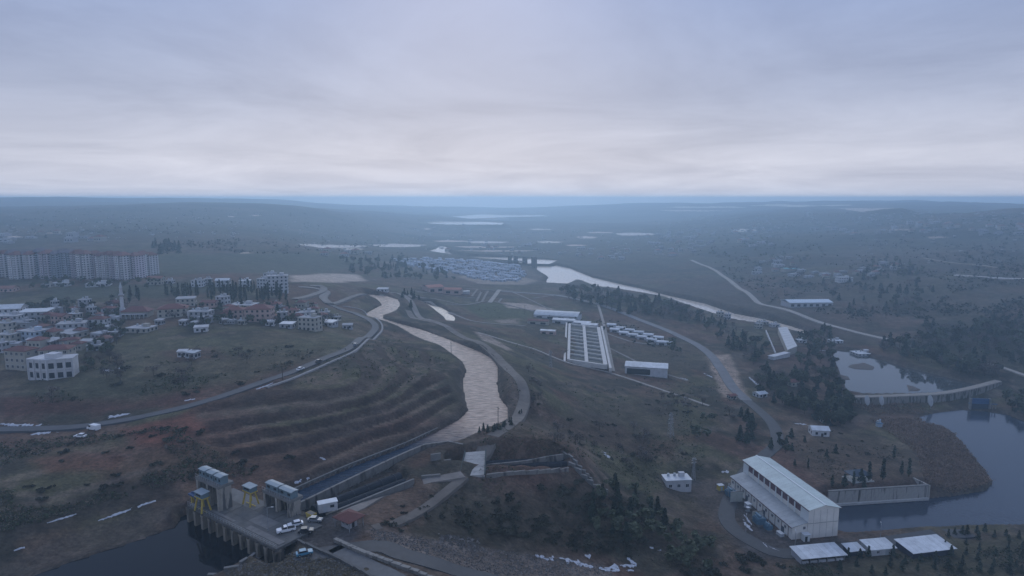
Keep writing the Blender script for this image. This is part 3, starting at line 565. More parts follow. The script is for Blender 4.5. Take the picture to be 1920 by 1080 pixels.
def house(u, v, wpx, st=2, roof='flat', wall=None, roofm=None, label=None, group=None, rz=None, ratio=.75, hpx=None, single=False, cat='house', name='house', win=True, base=None):
    p = base or G(u, v); s = mpp(p); w = wpx*s; d = w*ratio; h = hpx*s if hpx else 2.9*st
    if rz is None: rz = rng.uniform(-.35, .35)
    wall = wall or m_white; t = empty(name, (p[0], p[1], p[2]-.3), rz); tag(t, label, cat, group)
    fl = .0
    b = MB(); b.box((0, 0, h/2-.6), (w, d, h+1.2)); b.build('wall', wall, t)
    b = MB()
    if roof == 'flat':
        b.box((0, 0, h+.12), (w+.5, d+.5, .24)); b.build('roof', roofm or m_flat, t)
        b = MB(); b.box((w*.2, d*.1, h+1.2), (w*.22, d*.25, 2.0)); b.build('stair_head', wall, t)
        for tx in ((-.3, -.05) if w > 8 else (-.25,)):
            b = MB(); b.tube([(w*tx, d*.2, h+.25), (w*tx, d*.2, h+1.5)], .6, 8); b.build('water_tank', m_metal_g, t)
    elif roof == 'hip': b.hip(-w/2-.5, w/2+.5, -d/2-.5, d/2+.5, h+.02, h+min(w, d)*.24); ro_ = b.build('roof', roofm or m_redroof, t); b = MB(); b.box((w*.18, d*.12, h+min(w, d)*.2), (.9, .9, 2.2)); b.build('chimney', wall, ro_)
    elif roof == 'gable': b.gable(-w/2-.4, w/2+.4, -d/2-.4, d/2+.4, h+.02, h+d*.2, 'x'); b.build('roof', roofm or m_redroof, t)
    elif roof == 'shed': b.slab([(-w/2-.3, -d/2-.3, h+.4), (w/2+.3, -d/2-.3, h+.4), (w/2+.3, d/2+.3, h+.9), (-w/2-.3, d/2+.3, h+.9)], .25); b.build('roof', roofm or m_metal_w, t)
    if roof == 'gable':
        b = MB(); b.extrude_y([(-d/2, h), (d/2, h), (0, h+d*.2)], -w/2+.01, w/2-.01, T=Matrix.Rotation(-math.pi/2, 4, 'Z')); b.build('gable_wall', wall, t)
    if win and st:
        nx = max(2, int(w/3)); ny = max(2, int(d/3.2)); z0 = max(.9, h/st*.35); sz = h/st
        for sd, n in (('f', nx), ('r', ny), ('l', ny)): windows_on(t, sd, w, d, z0, n, st, 1.3, min(1.4, sz*.5), sz, single)
        if not single:
            b = MB(); b.box((w*.08, -d/2-.07, 1.05), (1.2, .12, 2.1)); b.build('door', m_wood, t)
    return t
# ------------------------------------------------------------------ intake works on the dam
def deck():
    t = empty('intake_deck', Dk(0, 0), DA); tag(t, 'stained concrete intake deck standing in the dark reservoir', 'deck')
    b = MB()
    xs = np.linspace(-5, 40, 10)
    pan = None
    for i in range(9):
        for j, (y0, y1) in enumerate(((3.8, 8.8), (8.86, 13.6), (13.66, 19.4))):
            if j == 2 and i < 4: continue
            b = MB(); b.box(((xs[i]+xs[i+1])/2, (y0+y1)/2, -.25+.03*((i*7+j*3) % 3)), (xs[i+1]-xs[i]-.07, y1-y0, .7)); b.build('deck_slab', m_conc_d, t)
    b = MB(); b.box((17.5, 11.6, -.5), (44.6, 15.4, .5)); b.build('deck_beam', m_conc, t)
    st_m = stained('stained_pier_concrete', (.22, .19, .15), (.05, .045, .04))
    for i, x in enumerate(np.linspace(-4.4, 39.4, 12)):
        b = MB(); b.box((x, 4.3, -4.6), (1.0, 1.9, 8.0)); b.box((x, 4.3, -.95), (1.5, 2.0, .7)); b.build('pier', st_m, t)
    b = MB(); b.box((18, 5.7, -5), (44, 1.0, 9)); b.build('front_wall', stained('front_wall_concrete', (.11, .10, .085), (.03, .028, .025)), t)
    b = MB()
    for x in np.linspace(-5, 40, 31): b.box((x, 3.95, .75), (.08, .08, 1.2))
    for z in (.8, 1.3): b.box((17.5, 3.95, z), (45, .06, .06))
    b.build('railing', m_steel, t)
    b = MB(); b.box((24, 11, .14), (9, 4.4, .08)); b.box((10.5, 6.2, .16), (12, .9, .1)); b.box((31, 6.4, .2), (16, 2.0, .25)); b.build('hatch_cover', M('pale_slab', (.17, .16, .15), .9, .2, .5), t)
deck()
def hoist_house(w, d, h, parent, x, y, z, mroof, mwall):
    b = MB(); b.box((0, 0, h/2), (w, d, h)); o = b.build('hoist_house', mwall, parent, (x, y, z))
    b = MB(); b.gable(-w/2-.15, w/2+.15, -d/2-.25, d/2+.25, h+.01, h+.28, 'x', .12); b.build('roof', mroof, o)
    for k in (-.28, .28):
        b = MB(); b.box((k*w, -d/2-.03, h*.55), (w*.22, .08, h*.35)); b.build('window', m_glass, o)
m_hoist = M('hoist_house_sheet', (.13, .185, .21), .6, .12, .8); m_hoistroof = M('hoist_roof_sheet', (.26, .31, .33), .5, .1, .8)
def gate_tower(xs, y, depth, h, n_h, label, hh):
    t = empty('gate_tower', Dk(0, 0), DA); tag(t, label, 'gate tower', 'concrete gate towers of the intake')
    for x in xs:
        b = MB(); b.box((x, y, h/2-3), (1.25, depth, h+6)); b.box((x, y-depth/2-.35, h/2-1.5), (.8, .7, h+3)); b.build('pier', stained('tower_concrete', (.30, .275, .235), (.10, .095, .09)), t)
    x0, x1 = xs[0]-.9, xs[-1]+.9
    b = MB(); b.box(((x0+x1)/2, y, h+.45), (x1-x0, depth+1.4, .9)); b.build('beam', m_conc, t)
    for a, c in zip(xs[:-1], xs[1:]):
        b = MB(); b.box(((a+c)/2, y+depth*.3, h*.5-2), (c-a-1.25, .5, h+3.6)); b.build('shaded_gate', M('gate_shade_black', (.015, .017, .02), .8, .2, 1), t)  # near-black gate leaf fills the bay to paint its inner shade
    w = (x1-x0)/n_h-.2
    for k in range(n_h): hoist_house(w-.7, depth*.66, hh, t, x0+.1+(k+.5)*(w+.15), y-.2, h+.9, m_hoistroof, m_hoist)
    b = MB()
    for xx in np.linspace(x0, x1, 12): b.box((xx, y-depth/2-.62, h+1.4), (.06, .06, 1.0))
    b.box(((x0+x1)/2, y-depth/2-.62, h+1.9), (x1-x0, .06, .06)); b.build('railing', m_steel, t)
gate_tower([-4.2, 1.4, 7.0], 9.4, 3.6, 7.4, 3, 'tall concrete gate tower with three blue hoist houses in a row', 2.3)
gate_tower([15.9, 21.8, 27.7], 19.2, 3.4, 4.6, 2, 'lower concrete gate tower with two blue hoist houses over the canal mouth', 2.0)
def gantry(x, y, label):
    t = empty('gantry_crane', Dk(x, y), DA); tag(t, label, 'gantry crane', 'yellow gantry cranes on the intake deck'); t.scale = (.95, .9, .86)
    for sx in (-1.9, 1.9):
        for sy in (-1.1, 1.1):
            b = MB(); b.bar((sx*1.05, sy*1.5, .2), (sx*.72, sy*.7, 5.2), .42, .42); b.build('leg', m_yellow, t)
    b = MB(); b.box((0, 0, 5.3), (4.6, 2.8, .35)); b.build('platform', m_yellow, t)
    b = MB(); b.box((0, 0, 6.3), (4.3, 2.5, 1.7)); c = b.build('cabin', m_hoist, t)
    b = MB(); b.slab([(-2.4, -1.5, 7.25), (2.4, -1.5, 7.25), (2.4, 1.5, 7.5), (-2.4, 1.5, 7.5)], .18); b.build('roof', m_hoistroof, c)
    b = MB(); b.box((0, -1.28, 6.4), (2.6, .06, .7)); b.build('window', m_glass, c)
    b = MB(); b.box((0, 0, .12), (5.0, .3, .2)); b.build('rail_beam', m_yellow, t)
gantry(2.4, 4.6, 'yellow legged gantry crane in front of the taller gate tower')
gantry(10.8, 15.4, 'yellow legged gantry crane between the two gate towers')
def trash_rake():
    t = empty('trash_rake', Dk(-6.5, 7.5), DA); tag(t, 'dark blue steel screen cleaner beside the tall gate tower', 'screen cleaner')
    b = MB(); b.box((0, 0, 1.5), (5.5, 2.2, .5)); b.build('frame', M('dark_blue_steel', (.03, .07, .16), .6, .15, 1), t)
    b = MB(); b.bar((-2.4, 0, 1.8), (3.8, 1.2, 3.2), .5, .5); b.build('boom', MATS['dark_blue_steel'], t)
    for x in (-2.2, 0, 2.2):
        b = MB(); b.box((x, 0, -2.4), (.6, .8, 7.4)); b.build('leg', m_yellow if x else m_conc, t)
    b = MB(); b.box((1.9, 1.4, 2.1), (1.3, .8, 1.0)); b.build('control_box', m_white, t)
trash_rake()
def lamp_post(q, rz, h, label, group):
    t = empty('lamp_post', q, rz); tag(t, label, 'lamp post', group)
    b = MB(); b.tube([(0, 0, -.3), (0, 0, h)], [.12, .07], 8); b.build('post', m_steel, t)
    b = MB(); b.bar((0, 0, h-.05), (1.3, 0, h+.25), .09, .09); b.build('arm', m_steel, t)
    b = MB(); b.box((1.5, 0, h+.24), (.7, .25, .14)); b.build('lamp_head', m_metal_w, t)
lamp_post(Dk(29.5, 8.6, .1), 0, 7, 'thin pale lamp post in the middle of the intake deck', None)
# vehicles -----------------------------------------------------------
def car(p, rz, kind, paint, label, cat, group=None, name='car'):
    t = empty(name, p, rz); tag(t, label, cat, group)
    if kind == 'pickup':
        body = [(-2.6, .45), (2.6, .45), (2.6, .95), (2.45, 1.12), (1.15, 1.2), (-.3, 1.2), (-.3, 1.1), (-2.6, 1.1)]; cab = [(-.35, 1.15), (1.25, 1.15), (.55, 1.8), (-.2, 1.8)]; L_, Wd, ax = 5.2, 1.85, (1.65, -1.6)
    elif kind == 'van':
        body = [(-2.6, .4), (2.6, .4), (2.6, 1.15), (1.75, 1.3), (1.2, 2.25), (-2.55, 2.3), (-2.6, 2.0)]; cab = [(1.22, 1.35), (1.72, 1.35), (1.25, 2.1), (.4, 2.1), (.4, 1.35)]; L_, Wd, ax = 5.2, 1.95, (1.6, -1.6)
    else:
        body = [(-2.15, .4), (2.15, .4), (2.15, .8), (1.95, .92), (.95, 1.0), (-1.6, 1.02), (-2.15, .98)]; cab = [(-1.75, .98), (1.0, .98), (.3, 1.48), (-1.2, 1.5)]; L_, Wd, ax = 4.3, 1.75, (1.35, -1.35)
    b = MB(); b.extrude_y(body, -Wd/2, Wd/2); b.build('body', paint, t)
    b = MB(); b.extrude_y(cab, -Wd/2+(.12 if kind != 'van' else -.01), Wd/2-(.12 if kind != 'van' else -.01)); c = b.build('cabin_glass', m_glass, t)
    if kind != 'van':
        zt = max(q[1] for q in cab); xs = [q[0] for q in cab if q[1] > zt-.05]; b = MB(); b.box(((xs[0]+xs[-1])/2, 0, zt+.02), (abs(xs[0]-xs[-1])+.15, Wd-.26, .06)); b.build('cabin_roof', paint, t)
    if kind == 'pickup':
        b = MB(); b.box((-1.45, 0, 1.115), (2.0, Wd-.3, .04)); b.build('load_bed', m_dark, t)
    for x in ax:
        for sy in (-1, 1):
            b = MB(); b.tube([(0, -.11, 0), (0, .11, 0)], .36, 12); w = b.build('wheel', m_tyre, t, (x, sy*(Wd/2-.08), .36))
            b = MB(); b.tube([(0, -.125, 0), (0, .125, 0)], .2, 8); b.build('rim', m_steel, w)
    for sy in (-1, 1):
        b = MB(); b.box((L_/2+.0, sy*Wd*.36, .78), (.06, .3, .16)); b.build('headlight', M('headlight_lens', (.6, .62, .62), .2, .05, 2), t)
m_carw = M('white_car_paint', (.72, .73, .74), .3, .04, 1, spec=.5); m_card = M('dark_car_paint', (.03, .032, .038), .3, .1, 1, spec=.5); m_carb = M('blue_car_paint', (.06, .22, .33), .35, .1, 1, spec=.5); m_cars = M('grey_car_paint', (.2, .21, .22), .3, .1, 1, spec=.5)
car(Dk(34.2, 11.2, .05), R(-170)+DA+R(50), 'pickup', m_carw, 'white pickup with an open dark bed on the dam yard', 'pickup', name='pickup_truck')
car(Dk(33.6, 14.8, .05), R(-170)+DA+R(52), 'car', m_carw, 'white car parked just behind the white pickup', 'car')
car(Dk(36.2, 19.8, .05), DA+R(30), 'car', m_cars, 'small grey car near the yellow skip by the canal gate', 'car')
car(Dk(39.2, 14.2, .05), DA+R(45), 'car', m_card, 'dark car standing apart on the dam yard', 'car')
car(Dk(48.5, 6.5, .05), DA+R(60), 'car', m_carb, 'small blue car at the start of the dam road', 'car')
q = G(176, 806); car(q, R(160), 'van', m_carw, 'white van parked on the red bank below the road', 'van', name='van')
q = G(151, 820); car(q, R(175), 'car', m_carw, 'white car parked below the van on the bank', 'car')
def on_road(u, v, paint, label):
    k = min(range(len(road_c)), key=lambda i: (proj(road_c[i][0], road_c[i][1], road_z[i])[0]-u)**2+4*(proj(road_c[i][0], road_c[i][1], road_z[i])[1]-v)**2)
    d = road_c[min(k+1, len(road_c)-1)]-road_c[max(k-1, 0)]; a = math.atan2(d[1], d[0]); n = (-math.sin(a)*2, math.cos(a)*2)
    car((road_c[k][0]-n[0], road_c[k][1]-n[1], road_z[k]), a, 'car', paint, label, 'car', 'cars on the curving road')
on_road(593, 678, m_cards := M('black_car_paint', (.02, .02, .022), .3, .1, 1, spec=.5), 'black car driving on the wet road bend')
on_road(568, 697, m_carw, 'white car driving below the black car on the wet road')
on_road(662, 648, m_cars, 'grey car farther up the wet road near its bend')
def person(p, rz, label):
    me = bpy.data.meshes.new('person'); vs = [(0, 0, .95), (0, 0, 1.15), (0, 0, 1.38), (0, .02, 1.5), (0, .03, 1.62), (0, .02, 1.74), (.1, 0, .88), (.11, .06, .48), (.11, -.02, .08), (.12, .12, .04), (-.1, 0, .88), (-.11, -.04, .48), (-.11, -.12, .08), (-.12, .02, .04), (.2, 0, 1.4), (.26, -.04, 1.12), (.25, .08, .88), (-.2, 0, 1.4), (-.26, .02, 1.12), (-.24, .14, .9)]
    es = [(0, 1), (1, 2), (2, 3), (3, 4), (4, 5), (0, 6), (6, 7), (7, 8), (8, 9), (0, 10), (10, 11), (11, 12), (12, 13), (2, 14), (14, 15), (15, 16), (2, 17), (17, 18), (18, 19)]
    me.from_pydata(vs, es, []); me.materials.append(M('dark_clothing', (.025, .027, .035), .9, .1, 3)); o = obj('person', me, None, p, rz)
    rad = [.15, .15, .17, .06, .10, .07, .1, .075, .05, .05, .1, .075, .05, .05, .08, .06, .045, .08, .06, .045]
    s = o.modifiers.new('skin', 'SKIN')
    for i, r_ in enumerate(rad): me.skin_vertices[0].data[i].radius = (r_, r_)
    me.skin_vertices[0].data[0].use_root = True
    o.modifiers.new('smooth', 'SUBSURF').levels = 1
    tag(o, label, 'person'); return o
person(Dk(42.0, 13.0, .02), 1.0, 'person in dark clothes standing alone on the dam yard')
# ------------------------------------------------------------------ dam yard
def skip():
    t = empty('skip', Dk(33.2, 20.8, -.05), DA); tag(t, 'small yellow steel skip at the foot of the lower gate tower', 'skip')
    b = MB(); b.extrude_y([(-1.1, .15), (1.1, .15), (1.5, 1.5), (-1.5, 1.5)], -.9, .9); b.build('tub', m_yellow, t)
    b = MB(); b.box((0, 0, 1.53), (2.6, 1.5, .05)); b.build('load', m_track, t)
    for x in (-.7, .7):
        b = MB(); b.box((x, 0, .08), (.2, 1.8, .16)); b.build('skid', m_steel, t)
skip()
def site_cabin():
    t = empty('site_cabin', Dk(33.6, 26.6, -.1), DA+R(60)); tag(t, 'white site cabin between the canal wall and the black penstock', 'cabin')
    b = MB(); b.box((0, 0, 1.5), (5.6, 2.6, 2.7)); b.build('wall', m_white, t)
    b = MB(); b.box((0, 0, 2.95), (5.9, 2.9, .2)); b.build('roof', m_metal_w, t)
    b = MB(); b.box((-1, -1.33, 1.25), (.9, .08, 2.0)); b.build('door', m_metal_g, t)
    b = MB(); b.box((1.2, -1.33, 1.8), (1.2, .08, .8)); b.build('window', m_glass, t)
    for x in (-2.2, 2.2):
        b = MB(); b.box((x, 0, .08), (.4, 2.4, .16)); b.build('footing', m_conc, t)
site_cabin()
def guard_hut():
    q = G(655, 986); t = empty('guard_hut', q, DA); tag(t, 'small guard hut under a broad red pyramid roof by the dam road', 'guard hut')
    b = MB(); b.box((0, 0, 1.4), (3.4, 3.0, 2.9)); w = b.build('wall', m_greyw, t)
    b = MB(); b.hip(-3.6, 3.6, -3.2, 3.2, 2.9, 4.5); b.build('roof', m_redroof, t)
    for x, y in ((-3.0, -2.6), (3.0, -2.6), (3.0, 2.6), (-3.0, 2.6)):
        b = MB(); b.box((x, y, 1.4), (.22, .22, 3.0)); b.build('post', m_steel, t)
    for x in (-.9, .9):
        f, fm = window_mesh(.9, 1.0); o = obj('window', f, t, (x, -1.5, 1.2)); obj('window_frame', fm, o)
    b = MB(); b.box((1.73, 0, 1.1), (.08, .9, 2.0)); b.build('door', m_dark, t)
guard_hut()
def line_wall(name, pts, h, w, mat, label, cat, seg=4.0, lift=0, piece='wall_panel', z=None, cap=True):
    c = smooth_path(pts, seg); t = empty(name, (c[0][0], c[0][1], 0)); tag(t, label, cat)
    zz = Hh(*c.T) if z is None else np.full(len(c), z); o0 = np.array([c[0][0], c[0][1]])
    for i in range(len(c)-1):
        a = c[i]-o0; q = c[i+1]-o0; d = (q-a); L_ = np.linalg.norm(d); d /= L_; m_ = (a+q)/2; g = .03 if seg > 1 else 0
        b = MB(); b.box((0, 0, 0), (L_-g*2, w, h+2)); zc = (zz[i]+zz[i+1])/2
        if cap: b.box((0, 0, h/2+1.05), (L_-g*2, w+.2, .14))
        b.build(piece, mat, t, (m_[0], m_[1], zc+h/2-1+lift), math.atan2(d[1], d[0]))
    return t
st_wall = stained('stained_wall_concrete', (.19, .18, .165), (.06, .055, .05), .5, .1)
line_wall('canal_wall', [Dk(20, 24), Dk(20, 86), P(868,838,-2.5)], 4.6, .7, st_wall, 'long stained concrete wall on the near side of the straight canal', 'canal wall', 5.5, z=-6.0)
line_wall('canal_wall', [Dk(5.8, 30), Dk(5.8, 60)]+[P(u, v, -4) for u, v in ((760,831),(820,803))], .9, .5, m_conc, 'low concrete kerb wall on the far side of the straight canal', 'canal wall', 6, z=-4.6)
line_wall('parapet', Gs([(628,1015),(660,1030),(720,1053),(800,1084),(850,1104)]), .9, .9, stained('parapet_stone', (.24, .225, .20), (.09, .085, .075)), 'rough stone parapet along the dam crest road', 'parapet', 2.6)
line_wall('parapet', Gs([(506,1037),(450,1060),(390,1088)]), .5, .7, m_conc, 'low concrete kerb running down beside the rocky dam face', 'kerb', 3)
line_wall('parapet', Gs([(512,1036),(545,1024),(590,1030),(640,1052),(705,1090)]), .6, .5, m_conc_d, 'curved dark kerb bounding the dam yard', 'kerb', 3)
m_pipe = M('black_penstock_steel', (.022, .026, .034), .85, .25, .6, spec=.15); m_ring = M('penstock_ring_steel', (.04, .044, .05), .85, .2, .8, spec=.15)
def penstock(path, r, label, rings):
    p = [Vector(q) for q in path]; t = empty('penstock', p[0]); tag(t, label, 'penstock', 'black penstock pipes'); q = [a-p[0] for a in p]
    b = MB(); b.tube(q, r, 18); b.build('pipe', m_pipe, t, smooth=False)
    L_ = (q[1]-q[0]).length
    for k in range(rings):
        f = (k+.5)/rings; a = q[0].lerp(q[1], f); d = (q[1]-q[0]).normalized()
        b = MB(); b.tube([a-d*.22, a+d*.22], r+.14, 18); b.build('ring', m_ring, t)
        b = MB(); b.box((a.x, a.y, a.z-r-.2), (1.2, 2.2, 1.2), rz=math.atan2(d.y, d.x)); b.build('saddle', m_conc, t)
def Pz(u, v, z): return P(u, v, z)
a0, a1 = Dk(26.2, 27, -2.6), Dk(30.4, 61, -3.0)
penstock([a0, a1], 1.75, 'black ribbed penstock nearest the site cabin, dipping into the ground', 6)
a0, a1 = Dk(30.2, 26.5, -2.7), Dk(34.6, 59, -3.2)
penstock([a0, a1], 1.5, 'black ribbed penstock lying nearest the dirt track', 5)
line_wall('trench_kerb', [Dk(33.4, 26), Dk(38.2, 60)], .9, .6, m_conc, 'pale concrete kerb beside the upper penstock trench', 'kerb', 4, z=-2.2)
zB = -9.0
for dy, lb in ((0, 'dark penstock in the walled trench, nearer of the pair'), (4.0, 'dark penstock in the walled trench, farther of the pair')):
    s0 = P(838, 884, -7.5); s1 = P(1062, 872, -9.5); penstock([(s0[0]-dy*.23, s0[1]+dy, s0[2]), (s1[0]-dy*.23, s1[1]+dy, s1[2])], 1.6, lb, 9)
line_wall('trench_wall', [P(912,898,-6.5), P(985,890,-7), P(1032,886,-7.5), P(1066,880,-8)], 1.3, .6, st_wall, 'near concrete wall of the penstock trench', 'trench wall', 5)
line_wall('trench_wall', [P(912,868,-5.5), P(985,863,-6), P(1018,859,-6.5), P(1056,855,-7)], 3.2, .6, st_wall, 'far concrete wall of the penstock trench', 'trench wall', 5)
line_wall('trench_wall', Gs([(1066,872),(1090,893),(1112,912),(1140,930)]), 1.6, .8, m_conc, 'concrete side wall going down the slope beyond the penstock bend', 'trench wall', 3.2)
line_wall('trench_wall', Gs([(1056,855),(1082,874),(1098,890),(1110,905)]), 1.2, .6, m_conc, 'upper concrete wall stepping down from the penstock bend', 'trench wall', 3)
line_wall('trench_wall', [P(808,882,-6.0), P(864,871,-5.5)], 2.4, .6, m_conc, 'short far wall at the inlet end of the penstock trench', 'trench wall', 3)
line_wall('trench_wall', Gs([(790,897),(826,894)]), .9, .6, m_conc, 'short near wall at the inlet end of the penstock trench', 'trench wall', 3)
def chute_bridge():
    t = empty('road_bridge', (0, 0, 0)); tag(t, 'pale concrete slab bridge with dark railings crossing the penstock trench', 'bridge')
    c = [P(862, 893, -4.6), P(909, 890, -4.6), P(911, 845, -2.2), P(872, 848, -2.2)]; c = [Vector(q) for q in c]
    for k in range(6):
        f0, f1 = k/6+.004, (k+1)/6-.004
        b = MB(); b.slab([c[0].lerp(c[3], f0), c[1].lerp(c[2], f0), c[1].lerp(c[2], f1), c[0].lerp(c[3], f1)], .8); b.build('deck_panel', M('pale_deck_concrete', (.36, .345, .32), .9, .25, .5), t)
    for a, d in ((c[0], c[3]), (c[1], c[2])):
        b = MB(); n = 12
        for k in range(n+1):
            q = a.lerp(d, k/n); b.box((q.x, q.y, q.z+.5), (.14, .14, 1.2))
        b.bar(a+Vector((0, 0, 1.05)), d+Vector((0, 0, 1.05)), .14, .14); b.bar(a+Vector((0, 0, .2)), d+Vector((0, 0, .2)), .5, .5); b.bar(a+Vector((0, 0, .62)), d+Vector((0, 0, .62)), .08, .08)
        b.build('railing', M('dark_railing', (.05, .07, .07), .7, .1, 1), t)
    for f in (.02, .98):
        b = MB(); q0 = c[0].lerp(c[3], f); q1 = c[1].lerp(c[2], f); b.bar(q0-Vector((0, 0, 3.2)), q1-Vector((0, 0, 3.2)), .9, 4.7); b.build('abutment', m_conc, t)
chute_bridge()
# ------------------------------------------------------------------ powerhouse
def powerhouse():
    t = empty('powerhouse', Ph(0, 0, -34), PA); tag(t, 'large pale powerhouse hall with red window band and lower side wing', 'powerhouse')
    mw = M('powerhouse_render', (.70, .665, .60), .85, .12, .22); mp_ = M('pale_pilaster', (.66, .68, .66), .8, .05, .5); mr = M('pale_green_roof_sheet', (.47, .53, .50), .6, .14, .2, obj_var=.05); mred = M('red_window_panel', (.16, .085, .095), .5, .15, .8)
    X0, X1, Y1, E, Rg = 6.4, 19.2, 47.0, 11.6, 13.3
    b = MB(); b.box(((X0+X1)/2, Y1/2, E/2-.8), (X1-X0, Y1, E+1.6)); w = b.build('wall', mw, t)
    xm = (X0+X1)/2
    for y in (.04, Y1-.04):
        b = MB(); b.extrude_y([(X0, E), (X1, E), (xm, Rg)], y-.05, y+.05); b.build('gable_wall', mw, t)
    b = MB(); b.box((xm, -.03, 6.1), (X1-X0+.1, .12, .16)); b.build('joint_band', M('joint_grey', (.25, .25, .24), .8, .1, 1), t)  # plain grey strips mark the gable wall's joints
    for x in np.linspace(X0+2.2, X1-2.2, 4):
        b = MB(); b.box((x, -.012, 3.0), (.07, .06, 5.8)); b.box((x, -.012, 8.8), (.07, .06, 5.2)); b.build('joint', MATS['joint_grey'], t)
    rf = MB(); rf.gable(X0-.5, X1+.5, -.6, Y1+.6, E-.05, Rg-.02, 'y', .12); r = rf.build('roof', mr, t)
    n = 26; ys = np.linspace(-.75, Y1+.75, n+1)
    for k in range(n):
        for s in (0, 1):
            xa, za, xb, zb = (X0-.6, E+.09, xm, Rg+.11) if s == 0 else (xm, Rg+.11, X1+.6, E+.09)
            b = MB(); b.slab([(xa, ys[k]+.05, za), (xb, ys[k]+.05, zb), (xb, ys[k+1]-.05, zb), (xa, ys[k+1]-.05, za)], .05); b.build('roof_panel', mr, r)
    b = MB(); b.bar((xm, -.8, Rg+.17), (xm, Y1+.8, Rg+.17), .7, .12); b.build('ridge_cap', mp_, r)
    for x in (X0-.62, X1+.62):
        b = MB(); b.bar((x, -.8, E+.02), (x, Y1+.8, E+.02), .25, .28); b.build('gutter', M('gutter_red_brown', (.12, .07, .07), .6, .1, 1), r)
    # long side above the wing: pilasters, red panels, pale ends
    pit = 4.3; y0 = 4.4
    for k in range(10):
        b = MB(); b.box((X0-.12, y0+k*pit-.1, 9.0), (.34, .7, 5.0)); b.build('pilaster', mp_, t)
    for k in range(9):
        yy = y0+(k+.5)*pit; b = MB(); b.box((X0-.04, yy, 9.75), (.12, pit-.9, 2.3)); o = b.build('window', mred, t)
        b = MB()
        for q in (-1.1, 0, 1.1): b.box((X0-.12, yy+q, 9.75), (.08, .08, 2.3))
        b.box((X0-.12, yy, 9.75), (.08, pit-.9, .08)); b.build('mullion', MATS['gutter_red_brown'], o)
        b = MB(); b.box((X0-.05, yy, 7.6), (.16, pit-.9, 1.5)); b.build('sill_panel', mw, t)
    for ya, yb in ((.02, y0-.45), (y0+9*pit+.3, Y1-.02)):
        b = MB(); b.box((X0-.06, (ya+yb)/2, 9.0), (.14, yb-ya, 5.0)); b.build('end_panel', mp_, t)
    # side wing
    H1, H2 = 5.0, 6.4
    b = MB(); b.extrude_y([(0, -1.5), (X0-.02, -1.5), (X0-.02, H2), (0, H1)], .3, Y1-1.2); b.build('wing_wall', mw, t)
    b = MB(); b.slab([(-.5, -.1, H1+.14), (X0-.15, -.1, H2+.22), (X0-.15, Y1-.8, H2+.22), (-.5, Y1-.8, H1+.14)], .12); wr = b.build('wing_roof', M('wing_roof_grey', (.31, .33, .34), .7, .2, .25, obj_var=.06), t)
    ys = np.linspace(-.2, Y1-.7, 18)
    for k in range(17):
        b = MB(); b.slab([(-.58, ys[k]+.04, H1+.19), (X0-.18, ys[k]+.04, H2+.28), (X0-.18, ys[k+1]-.04, H2+.28), (-.58, ys[k+1]-.04, H1+.19)], .045); b.build('roof_panel', MATS['wing_roof_grey'], wr)
    b = MB(); b.bar((-.62, -.2, H1+.02), (-.62, Y1-.7, H1+.02), .2, .3); b.build('fascia', MATS['gutter_red_brown'], wr)
    for y in np.arange(2.6, Y1-2, 4.4):
        b = MB(); b.box((-.07, y, 2.3), (.14, .16, 4.8)); b.build('downpipe', MATS['gutter_red_brown'], t)
        f, fm = window_mesh(1.0, 1.1); o = obj('window', f, t, (0, y+2.0, 2.6), -math.pi/2); obj('window_frame', fm, o)
        b = MB(); b.box((-.03, y+2.2, .6), (.08, 3.9, .5)); b.build('plinth_panel', mp_, t)
    for y in (6.2, 19.4, 32.6):
        b = MB(); b.box((-.05, y, 1.2), (.12, 1.9, 2.4)); b.build('door', M('door_grey', (.10, .12, .14), .6, .1, 1), t)
    f, fm = window_mesh(.9, 1.0); o = obj('window', f, t, (5.0, .3, 3.9)); obj('window_frame', fm, o)
    b = MB(); b.box((4.9, -1.0, 1.35), (2.4, 1.9, 2.7)); p_ = b.build('porch', mp_, t)
    b = MB(); b.box((4.9, -1.1, 2.8), (2.9, 2.4, .18)); b.build('porch_roof', m_metal_w, p_)
    b = MB(); b.box((4.6, -1.97, 1.05), (1.0, .06, 2.0)); b.build('door', m_dark, p_)
powerhouse()
m_trans = M('transformer_blue', (.085, .17, .235), .5, .2, 1.2)
def transformer(x, y, s, label):
    t = empty('transformer', Ph(x, y, -34), PA); tag(t, label, 'transformer', 'blue transformers beside the powerhouse wing')
    b = MB(); b.box((0, 0, 1.6*s), (2.2*s, 3.2*s, 2.3*s)); b.build('tank', m_trans, t)
    b = MB(); b.tube([(-.4*s, -1.5*s, 3.35*s), (-.4*s, 1.5*s, 3.35*s)], .4*s, 10); b.build('conservator', m_trans, t)
    for sx in (-1, 1):
        for k in range(6):
            b = MB(); b.box((sx*1.5*s, (-1.25+k*.5)*s, 1.6*s), (.7*s, .14*s, 1.9*s)); b.build('radiator_fin', m_trans, t)
    for k in range(3):
        b = MB(); b.tube([(.5*s, (-.9+k*.9)*s, 2.7*s), (.75*s, (-.9+k*.9)*s, 4.0*s)], [.16*s, .1*s], 8); b.build('bushing', m_white, t)
    b = MB(); b.box((0, 0, .2*s), (2.9*s, 3.9*s, .45*s)); b.build('plinth', m_conc, t)
transformer(-5.6, 13.5, 1.15, 'blue transformer with white bushings near the front of the wing')
transformer(-4.6, 8.8, .8, 'smaller blue transformer nearest the hall porch end')
transformer(-4.8, 37.5, 1.1, 'blue transformer standing beyond the pale blast wall')
